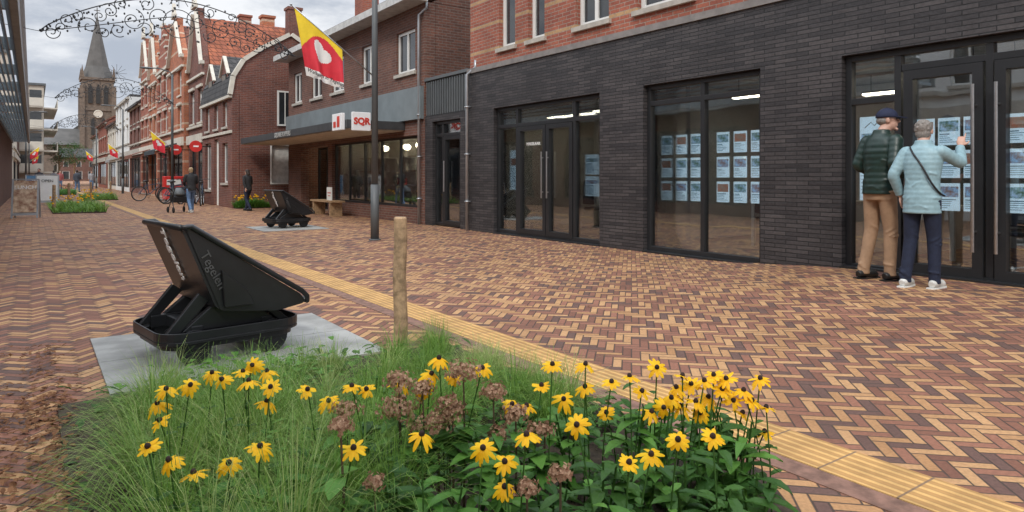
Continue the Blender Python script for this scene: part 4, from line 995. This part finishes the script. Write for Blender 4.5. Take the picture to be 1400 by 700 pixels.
    if hair:
        hb=MB()
        if cap:
            hb.ell(HP(0,-.035,.0),(.083,.080,.055),20,12,HMS)
        else:
            hb.ell(HP(0,-.026,.045),(.086,.096,.090),20,14,HMS); hb.ell(HP(0,-.05,-.02),(.076,.060,.072),16,12,HMS)
            for k in range(60):
                A=rp.uniform(0,6.28); ph=rp.uniform(-.4,1.4)
                if math.sin(A)>.35 and ph<.8: continue
                hb.ell(HP(.080*math.cos(A)*math.cos(ph),-.03+.090*math.sin(A)*math.cos(ph),.04+.085*math.sin(ph)),(.015,.015,.013),8,6)
        if longhair: hb.tube([HP(0,-.05,0),HP(0,-.085,-.1),HP(0,-.08,-.22)],[.08,.075,.04],12)
        T.part('hair',remesh(hb,.006,1),hair,smooth=True)
    if cap:
        hb=MB(); hb.ell(HP(0,-.010,.042),(.092,.110,.096),24,10,HMS,zmin=-.12)
        cp_=T.part('cap',hb,cap,smooth=True); br=MB()
        pts=[]
        for k in range(13):
            A=math.radians(15+150*k/12); pts.append((math.cos(A),math.sin(A)))
        top=[HP(.084*c_,.065+.12*s_,.045-.018*s_) for c_,s_ in pts]+[HP(x_,.05,.05) for x_ in (-.075,-.04,0,.04,.075)]
        n_=len(top); br.add([tuple(p) for p in top]+[tuple(p+V((0,0,-.008))) for p in top],[tuple(range(n_)),tuple(range(2*n_-1,n_-1,-1))]+[(k,(k+1)%n_,n_+(k+1)%n_,n_+k) for k in range(n_)])
        br.ell(HP(0,-.010,.139),(.01,.01,.006),8,6); T.part('brim',br,cap,parent=cp_)
    if glasses:
        gl_=MB()
        for sx in(-1,1): gl_.torus(HP(sx*.033,.098,.015),.021,.0025,'y',16,5); gl_.tube([HP(sx*.056,.098,.02),HP(sx*.082,.07,.02),HP(sx*.084,.0,.018)],.0025,5)
        gl_.tube([HP(-.01,.1,.018),HP(.01,.1,.018)],.0025,5); T.part('glasses',gl_,BLK)
    if bag:
        bg_=MB(); pts=[Lp(p) for p in [(-.13,.05,1.44),(-.11,-.06,1.45),(-.05,-.134,1.38),(.05,-.146,1.25),(.13,-.128,1.08),(.180,-.05,.97),(.185,.06,.94)]]
        bg_.tube(resamp(pts,[.008]*7,24)[0],.010,6); T.part('bag_strap',bg_,BLK,smooth=True)
    return T
GREENJ=M('dark_green_puffer',(.013,.033,.027),.4,0,.15,20); TEALJ=M('pale_teal_puffer',(.27,.42,.47),.5,0,.10,20)
KHAKI=M('khaki_cotton',(.34,.215,.13),.85,0,.12,14,.002); NAVY=M('navy_denim',(.012,.018,.042),.85,0,.2,20,.002); GREYH=M('grey_hair',(.24,.22,.20),.7,0,.35,90,.004); NAVC=M('navy_cap',(.012,.018,.05),.8,0,.15,20); DKH=M('dark_hair',(.03,.02,.015),.6,0,.3,60)
SHB=M('black_shoe',(.015,.015,.015),.4); SHW=M('white_shoe',(.6,.6,.57),.6)
RT=-math.pi/2
person('man in dark green puffer jacket, navy cap and khaki trousers',(6.98,3.50,gz(6.98,3.5)),RT-.30,1.72,
  [(.175,0,1.40),(.225,-.07,1.15),(.15,.16,1.04)],[(-.175,0,1.40),(-.225,-.07,1.15),(-.14,.16,1.04)],((-.3,.85,-.35),(-.9,-.2,0),.5,False),((.3,.85,-.35),(.9,-.2,0),.5,False),
  GREENJ,KHAKI,SHB,[(.085,0,.90),(.09,.05,.50),(.10,.03,.085)],[(-.085,0,.90),(-.10,.0,.50),(-.11,-.09,.085)],jz=.86,head=(.02,.03,-.80),hair=GREYH,cap=NAVC,glasses=True,width=.98,puff=.005,lean=.05)
person('grey haired woman in pale teal puffer jacket pointing at window',(6.80,3.02,gz(6.8,3.0)),RT+.02,1.57,
  [(.165,0,1.39),(.28,.18,1.27),(.20,.36,1.45)],[(-.165,0,1.39),(-.26,-.07,1.15),(-.23,.05,.93)],((.0,.35,.85),(-.3,.8,-.3),.9,True),((.0,.25,-.95),(.95,.1,0),.45,False),
  TEALJ,NAVY,SHW,[(.085,0,.90),(.095,.05,.50),(.105,.04,.085)],[(-.085,0,.90),(-.105,.0,.50),(-.125,-.08,.085)],jz=.76,head=(-.02,.03,.10),hair=GREYH,bag=True,width=1.02,puff=.004,lean=.07,per=.05)
JEANS=M('blue_jeans',(.12,.20,.34),.85,0,.2,20); BLKJ=M('black_coat',(.02,.02,.022),.8,0,.2,20)
st=dict(vox=.014,puff=.0,lean=.06)
person('person in black coat and blue jeans pushing a stroller',(4.12,23.6,0),.15,1.43,[(.18,0,1.40),(.24,.06,1.15),(.15,.25,1.02)],[(-.18,0,1.40),(-.24,.06,1.15),(-.15,.25,1.02)],((0,1,0),(0,0,-1),.9),((0,1,0),(0,0,-1),.9),BLKJ,JEANS,SHW,[(.09,0,.90),(.10,.16,.53),(.10,.20,.085)],[(-.09,0,.90),(-.10,.0,.50),(-.10,-.26,.115)],hair=M('blond_hair',(.35,.25,.14),.7),**st)
person('person in black clothes with long dark hair walking away',(5.85,23.6,0),.5,1.38,[(.18,0,1.40),(.23,.03,1.15),(.22,.16,.95)],[(-.18,0,1.40),(-.23,-.04,1.15),(-.22,-.12,.93)],((0,.2,-1),(-1,0,0),.4),((0,.2,-1),(1,0,0),.4),BLKJ,NAVY,SHB,[(.09,0,.90),(.10,.14,.52),(.10,.20,.085)],[(-.09,0,.90),(-.10,.0,.50),(-.10,-.24,.11)],hair=DKH,longhair=True,**st)
T=Thing('stroller','dark stroller with hood pushed along the paving','stroller',(3.78,23.75,0),.15); a=MB()
for x in(-.22,.22): a.tube([(x,-.40,.80),(x,-.2,.62),(x,.25,.12)],.014,6); a.tube([(x,-.05,.45),(x,-.28,.10)],.014,6)
a.cyl((-.22,-.40,.80),(.22,-.40,.80),.016,n=8); T.part('frame',a,BLK)
a=MB(); a.prism([(-.15,.32),(.25,.36),(.3,.5),(-.10,.62),(-.2,.5)],'x',-.19,.19); T.part('seat',a,BLKJ,bevel=.02)
a=MB(); a.ell((0,-.02,.55),(.2,.22,.24),16,8,None,zmin=0); T.part('hood',a,DGREY,smooth=True)
for x in(-.24,.24):
    for y in(-.28,.25): a=MB(); a.torus((x,y,.095),.08,.018,'x',16,6); a.cyl((x-.015,y,.095),(x+.015,y,.095),.07,n=12); T.part('wheel',a,RUB)
far=[(1.3,62,(.1,.1,.12)),(1.8,66,(.35,.1,.1)),(2.6,58,(.05,.06,.08)),(4.2,70,(.3,.3,.32)),(3.6,80,(.1,.12,.2)),(2.2,88,(.4,.38,.35)),(.3,48,(.06,.06,.07))]
for x,y,c in far:
    person('distant pedestrian in plain coat walking in street',(x,y,0),random.uniform(-.5,.5)+random.choice((0,math.pi)),1.6,[(.18,0,1.40),(.23,.03,1.15),(.22,.12,.93)],[(-.18,0,1.40),(-.23,-.02,1.15),(-.22,-.06,.92)],((0,.2,-1),(-1,0,0),.4),((0,.2,-1),(1,0,0),.4),M('coat_%d'%int(x*100),c,.8),JEANS,SHB,[(.09,0,.90),(.10,.10,.52),(.10,.14,.085)],[(-.09,0,.90),(-.10,.03,.50),(-.10,-.15,.085)],hair=DKH,vox=.03,puff=0.0)
# ------------------------------------------------------------------ plants
LG=leafmat('bright_green_leaf',(.05,.16,.022),(.15,.33,.06)); LDk=leafmat('dark_green_leaf',(.022,.075,.016),(.08,.19,.035)); LGR=leafmat('grass_green',(.07,.19,.025),(.28,.44,.09)); LST=leafmat('straw_grass',(.20,.32,.08),(.50,.54,.22))
PET=leafmat('yellow_petal',(.88,.46,.006),(.98,.64,.015),5,.6); CEN=M('dark_flower_centre',(.025,.012,.008),.9,0,.4,60,.003)
HYD=leafmat('dried_hydrangea',(.22,.10,.055),(.62,.42,.28),5,.8); BRN=leafmat('brown_leaf',(.13,.055,.025),(.34,.17,.08),5,.8)
def leaf(mb,base,dirv,L_,W_,droop=.3,up=V((0,0,1))):
    d_=V(dirv).normalized(); sd=d_.cross(up)
    sd=sd.normalized() if sd.length>.01 else V((1,0,0))
    nn=sd.cross(d_).normalized()
    vs=[]
    for t_,w_ in ((0,.12),(.25,.8),(.55,1),(.8,.6),(1,.02)):
        c=base+d_*L_*t_-V((0,0,1))*droop*L_*t_*t_
        for s2 in(-1,0,1): vs.append(c+sd*s2*W_*w_*.5+nn*(.12*W_*abs(s2)))
    fs=[(3*i+k,3*i+k+1,3*i+4+k,3*i+3+k) for i in range(4) for k in(0,1)]
    mb.add(vs,fs)
def blade(mb,base,dirv,L_,W_,droop,n=5):
    d_=V(dirv); h=V((d_.x,d_.y,0)); sd=V((-h.y,h.x,0)).normalized() if h.length>.01 else V((1,0,0))
    vs=[];p=V(base); dd=d_.normalized()
    for i in range(n+1):
        w_=W_*(1-i/n*.8); vs+= [p-sd*w_,p+sd*w_]
        p=p+dd*L_/n; dd=(dd-V((0,0,1))*droop*(i+1)/n).normalized()
    mb.add(vs,[(2*i,2*i+1,2*i+3,2*i+2) for i in range(n)])
random.seed(21)
clumps=[]
for i in range(34):
    y=random.uniform(1.75,3.7); clumps.append((random.uniform(.28,.98),y))
for i in range(36): clumps.append((random.uniform(.9,2.2),random.uniform(2.4,3.85)))
clumps+= [(2.15,2.9),(2.1,2.5),(1.9,2.7),(1.75,2.9),(1.5,2.6),(1.3,2.5),(2.15,3.3),(1.8,3.4)]
for idx,(cx_,cy_) in enumerate(clumps):
    dd_=CAMF[0]*cx_+CAMF[1]*cy_
    hh=.40-.115*(dd_-1.6); hh=max(.17,min(.36,hh))*random.uniform(.85,1.15)
    T=Thing('ornamental_grass','clump of fine green feather grass in planting bed','grass',(cx_,cy_,.02),0,'feather grass clumps in the bed')
    a=MB()
    lean=V((-.32,-.25,0))
    for k in range(240):
        A=random.uniform(0,6.283); r=random.uniform(0,.06); sp=random.uniform(.1,.9)
        blade(a,(r*math.cos(A),r*math.sin(A),0),V((math.cos(A)*sp,math.sin(A)*sp,1))+lean*random.random(),hh*random.uniform(.8,1.6),random.uniform(.0012,.0022),random.uniform(.3,.9),6)
    T.part('blades',a,[LGR if random.random()<.75 else LST],recalc=False)
def okbed(x,y): return .14<x<2.24 and y<4.0 and y>1.25+max(0,(x-1.9))*1.1
a=MB()
for i in range(2800):
    x=random.uniform(.14,2.26); y=random.uniform(1.2,4.0)
    if not okbed(x,y): continue
    if x<.85 and 1.9<y<3.7 and random.random()<.75: continue
    if y>3 and random.random()<.6: continue
    A=random.uniform(0,6.28); z=random.uniform(.02,.12 if y>2.2 else .22)
    leaf(a,V((x,y,z)),(math.cos(A),math.sin(A),random.uniform(.1,.9)),random.uniform(.05,.10),random.uniform(.025,.045),random.uniform(.2,.7))
struct('ground_cover_foliage',a,LDk,kind='stuff',label='dense dark green leafy ground cover in planting bed',cat='plants')
a=MB()
for i in range(420):
    x=random.gauss(1.0,.25); y=random.uniform(3.4,4.1)
    A=random.uniform(0,6.28); leaf(a,V((x,y,random.uniform(.02,.14))),(math.cos(A),math.sin(A),random.uniform(.2,1)),random.uniform(.04,.08),random.uniform(.03,.05),.5)
struct('low_green_foliage',a,LG,kind='stuff',label='bright green low foliage at bed edge by slab',cat='plants')
def leafy(x,y,h,m,n=16,L_=.13,W_=.045):
    T=Thing('leafy_plant','leafy green perennial with pointed leaves in planting bed','plant',(x,y,.02),0,'leafy perennials in the bed')
    a=MB(); st_=MB()
    for k in range(3):
        A=random.uniform(0,6.28); tip=V((.06*math.cos(A),.06*math.sin(A),h*random.uniform(.8,1.05))); st_.tube([(0,0,0),tip*.5+V((.01,0,0)),tip],[.005,.004,.003],6)
        for q in range(n//2):
            t_=.2+.8*q/(n//2); p=tip*t_; B_=q*2.4+A
            leaf(a,p,(math.cos(B_),math.sin(B_),.55),L_*random.uniform(.7,1.2),W_*random.uniform(.7,1.1),random.uniform(.3,.8))
    T.part('stems',st_,LDk); T.part('leaves',a,m,recalc=False)
for r,d_,h,m in [(-.80,1.95,.26,LG),(-.70,1.9,.26,LG),(-.62,2.1,.24,LG),(-.9,2.15,.20,LG),(-.35,2.0,.26,LDk),(-.2,1.95,.27,LG),(-.05,2.05,.30,LG),(.1,1.95,.28,LDk),(.25,2.0,.32,LDk),(.38,2.05,.30,LG),(.5,2.0,.3,LDk),(.6,2.1,.32,LDk),(.70,2.2,.32,LG),(.76,2.3,.33,LDk),(-.1,2.3,.30,LG),(.4,2.35,.34,LG),(.65,2.4,.32,LG),(.2,2.4,.30,LG),(-.45,2.3,.28,LDk),(.0,1.8,.22,LDk),(-.5,1.8,.22,LDk),(.35,1.8,.24,LG),(.55,1.85,.26,LDk),(.55,2.6,.30,LG),(.75,2.45,.31,LG),(-.3,1.75,.2,LG),(.15,1.75,.2,LG),(-.75,2.3,.22,LDk),(.72,2.05,.24,LDk)]:
    x,y=ax(r,d_); leafy(x,y,h,m)
fl=[(-.88,1.87,.33),(-.986,1.87,.418),(-1.205,2.33,.378),(-.84,2.33,.38),(-1.13,2.6,.41),(-.99,2.6,.43),(-.82,2.33,.435),(-1.02,2.6,.41),(-1.11,2.33,.43),(-.93,2.6,.41),(-.90,2.33,.45),(-1.0,2.33,.45),(-.55,2.33,.43),(-.93,1.87,.38),(-.78,1.87,.36),(-1.08,2.1,.40),(-.70,2.33,.42),(-.62,2.33,.39),(-.70,1.87,.40),(-1.17,2.33,.43),
 (-.275,2.33,.4775),(-.25,2.33,.527),(-.375,2.33,.44),(-.50,2.33,.4175),(-.43,1.87,.412),(-.25,1.87,.436),(-.305,2.33,.42),(-.02,1.87,.368),(-.02,1.87,.302),(.05,2.33,.3625),(.04,1.87,.44),(0,2.33,.365),(.175,2.33,.395),(.18,1.87,.46),(-.10,2.33,.50),(-.2,2.33,.46),(.10,2.33,.44),(-.08,1.87,.40),(.25,2.33,.43),
 (.1375,2.33,.51),(.25,2.33,.51),(.3375,2.33,.4525),(.50,2.33,.49),(.5625,2.33,.4275),(.6125,2.33,.44),(.675,2.33,.39),(.7125,2.33,.4275),(.75,2.33,.39),(.85,2.33,.4575),(.8625,2.33,.365),(.475,2.33,.3475),(.45,1.87,.436),(.384,1.87,.382),(.55,1.87,.436),(.87,2.33,.27),(.316,1.87,.376),(.325,2.33,.3375),(.6375,2.33,.3475),(.8125,2.33,.39),(.575,2.33,.365),(.7875,2.33,.34),(.5125,2.33,.37),(.65,2.33,.46),(.69,2.33,.47),(.58,2.33,.47),(.79,2.33,.42),(.73,2.33,.46),(.40,2.33,.47),(.44,2.33,.42),(.54,2.33,.40),(.62,2.33,.39)]
for k,(r,d_,z) in enumerate(fl):
    d_+=random.uniform(-.03,.03)
    x,y=ax(r,d_); bx,by=x+random.uniform(-.07,.07),y+random.uniform(-.07,.07)
    bx=min(max(bx,.16),2.20)
    T=Thing('coneflower','yellow coneflower with dark domed centre on green stem','flower',(bx,by,.02),0,'yellow coneflowers in the bed')
    top=V((x-bx,y-by,z-.02)); a=MB(); mid=V((top.x*.3,top.y*.3,top.z*.55)); P_,_,_=resamp([V((0,0,0)),mid,top],[.004]*3,8); a.tube(P_,[.0024]*9,6); T.part('stem',a,LDk,smooth=True)
    a=MB()
    for q in range(7):
        t_=.12+.62*q/6; p=P_[int(t_*8)]; B_=q*2.4+k; leaf(a,p,(math.cos(B_),math.sin(B_),.7),random.uniform(.06,.11)*(1.2-t_),.026,.4)
    T.part('leaves',a,LDk if k%3 else LG,recalc=False)
    tilt=Matrix.Rotation(random.uniform(.05,.5),3,V((random.uniform(-1,1),random.uniform(-1,1),0)).normalized())
    tw=Matrix.Rotation(random.uniform(.0,.75),3,V((CAMR[0],CAMR[1],0))) ; tilt=tw@tilt
    a=MB(); np_=random.choice((11,12,13)); sz_=random.uniform(.033,.043); dr=random.uniform(.05,.6)
    for q in range(np_):
        if random.random()<.05: continue
        A=2*math.pi*q/np_+random.uniform(-.12,.12); o=V((math.cos(A),math.sin(A),0)); sd_=V((-o.y,o.x,0)); L2=sz_*random.uniform(.78,1.08); vs=[]
        dq=dr+random.uniform(-.15,.35)
        for t_,w_ in ((.12,.35),(.35,.9),(.65,1),(.88,.75),(1.0,.25)):
            c=o*L2*t_-V((0,0,1))*L2*dq*t_*t_
            for s2 in (-1,0,1): vs.append(top+tilt@(c+sd_*s2*.0066*w_+V((0,0,-.0012*abs(s2)))))
        a.add(vs,[(3*i+kk,3*i+kk+1,3*i+4+kk,3*i+3+kk) for i in range(4) for kk in(0,1)])
    T.part('petals',a,PET,recalc=False)
    a=MB(); a.ell(top+tilt@V((0,0,.002)),(.0085,.0085,.0105),12,8,tilt); T.part('flower_centre',a,CEN,smooth=True)
hy=[(-.163,2.33,.49,.060),(-.0625,2.33,.4275,.045),(-.38,2.33,.37,.070),(-.38,2.33,.465,.050),(-.46,1.87,.482,.032),(-.25,2.33,.33,.06),(.0125,2.33,.3525,.045),(-.37,1.87,.33,.028),(.13,1.87,.352,.034),(.04,1.87,.312,.034),(.075,2.33,.2925,.04),(-.2125,2.33,.39,.042),(.11,2.33,.30,.036),(-.32,2.33,.32,.04),(-.05,2.33,.29,.036),(-.2,2.33,.36,.045),(-.56,2.33,.365,.046),(-.30,2.33,.44,.04)]
for k,(r,d_,z,R_) in enumerate(hy):
    x,y=ax(r,d_-.04); T=Thing('hydrangea','dried brown hydrangea flower head on woody stem','flower',(x+.02,y+.03,.02),0,'dried hydrangea heads in the bed')
    top=V((-.02,-.03,z-.02)); a=MB(); a.tube([(0,0,0),top*.5+V((.01,.01,0)),top],[.005,.004,.003],6); T.part('stem',a,M('woody_stem',(.10,.07,.04),.8))
    a=MB()
    R_*=.9
    for q in range(int(170*R_/.05)):
        u_=random.uniform(-.6,1); A=random.uniform(0,6.28); s_=math.sqrt(max(0,1-u_*u_)); n_=V((s_*math.cos(A),s_*math.sin(A),u_*.7)); rad_=R_*random.uniform(.5,1.2)*(1+.28*math.sin(A*4+k)*s_)
        c=top+n_*rad_; t1=n_.orthogonal().normalized(); t1=Matrix.Rotation(random.uniform(0,6.28),3,n_)@t1; t2=n_.cross(t1); pz=random.uniform(.005,.0085)
        t1=(t1+n_*random.uniform(-.6,.6)).normalized()
        for w4 in range(4):
            B_=w4*math.pi/2; e1=t1*math.cos(B_)+t2*math.sin(B_); e2=t1*math.cos(B_+.8)+t2*math.sin(B_+.8); e3=t1*math.cos(B_-.8)+t2*math.sin(B_-.8)
            a.add([c,c+e2*pz*.8+n_*.002,c+e1*pz*1.2+n_*.001*random.uniform(-2,4),c+e3*pz*.8+n_*.002],[(0,1,2,3)])
    T.part('flower_head',a,HYD,recalc=False)
    a=MB()
    for q in range(5):
        B_=q*2.3+k; leaf(a,top*random.uniform(.4,.8),(math.cos(B_),math.sin(B_),.3),.10,.055,.5)
    T.part('leaves',a,LDk if k%2 else LG,recalc=False)
a=MB()
for i in range(1500):
    y=random.uniform(1.6,5.6)
    x=random.choice((random.gauss(.0,.10),random.gauss(.08,.06),random.gauss(-.08,.16)))
    if x>.16 and y<4.1: x=.14-abs(random.gauss(0,.1))
    if y>4.3 and random.random()<.6: continue
    A=random.uniform(0,6.28); leaf(a,V((x,y,.008+random.uniform(0,.03))),(math.cos(A),math.sin(A),random.uniform(-.1,.3)),random.uniform(.02,.045),random.uniform(.012,.026),.3)
for i in range(110):
    x=random.uniform(0,7);y=random.uniform(2,14); A=random.uniform(0,6.28); leaf(a,V((x,y,gz(x,y)+.012)),(math.cos(A),math.sin(A),random.uniform(0,.3)),random.uniform(.02,.035),.015,.3)
struct('fallen_leaves',a,BRN,kind='stuff',label='dry brown fallen leaves scattered on brick paving',cat='leaves')
def farbed(x0,x1,y0,y1,h,label):
    T=Thing('planting_bed',label,'plants',((x0+x1)/2,(y0+y1)/2,0),0,'planting beds along the street')
    a=MB(); a.box(x0,x1,y0,y1,-.02,.03); T.part('soil',a,_mc['dark_soil'],world=True)
    a=MB()
    for i in range(1500):
        x=random.uniform(x0,x1);y=random.uniform(y0,y1); A=random.uniform(0,6.28); cl_=.5+.5*math.sin(x*4+1)*math.sin(y*2.3)
        blade(a,(x,y,.02),(math.cos(A)*.8,math.sin(A)*.8,1),h*(.3+.8*cl_)*random.uniform(.6,1.2),.014,.6,3)
    o=T.part('foliage',a,random.choice((LG,LGR)),world=True,recalc=False); o['kind']='stuff'
    a=MB()
    for i in range(40):
        x=random.uniform(x0,x1);y=random.uniform(y0,y1); a.ell((x,y,h*random.uniform(.6,1)),(.035,.035,.025),6,4)
    o=T.part('flowers',a,random.choice((PET,M('rust_flower',(.4,.1,.03),.7))),world=True); o['kind']='stuff'
farbed(.5,1.9,25,31,.50,'green planting bed with grasses and rust flowers'); farbed(2.0,3.4,38,43,.5,'green planting bed with grasses')
farbed(1.2,2.2,50,55,.6,'green planting bed with grasses'); farbed(5.9,7.2,25.3,25.85,.5,'green planting beside brick house wall')
for (x,y) in ((.55,26),(1.2,33),(2.2,37),(3.5,43.4)):
    T=Thing('wooden_post','short round wooden post by planting bed','post',(x,y,0),0,'wooden posts by planting beds'); a=MB(); a.tube([(0,0,0),(0,0,.85),(0,0,.88)],[.05,.048,.04],10); T.part('post',a,POSTW)
def tree(x,y,h,R_):
    T=Thing('tree','small green street tree by far shop fronts','tree',(x,y,0),0,'street trees'); a=MB(); a.tube([(0,0,0),(.05,0,h*.4),(0,.05,h*.75)],[.12,.09,.04],8)
    for k in range(5): A=k*1.3; a.tube([(0,0,h*(.4+.06*k)),(R_*.6*math.cos(A),R_*.6*math.sin(A),h*(.65+.05*k))],[.05,.02],6)
    T.part('trunk',a,WOOD); a=MB()
    cs=[(random.gauss(0,R_*.45),random.gauss(0,R_*.45),h*random.uniform(.55,1)) for _ in range(16)]
    for c in cs:
        for q in range(70):
            p=V(c)+V((random.gauss(0,.35),random.gauss(0,.35),random.gauss(0,.28))); A=random.uniform(0,6.28); leaf(a,p,(math.cos(A),math.sin(A),random.uniform(-.3,.5)),.22,.13,.3)
    T.part('crown',a,LDk,recalc=False)
tree(2.6,100,5.0,1.5); tree(5.0,120,6,1.8)
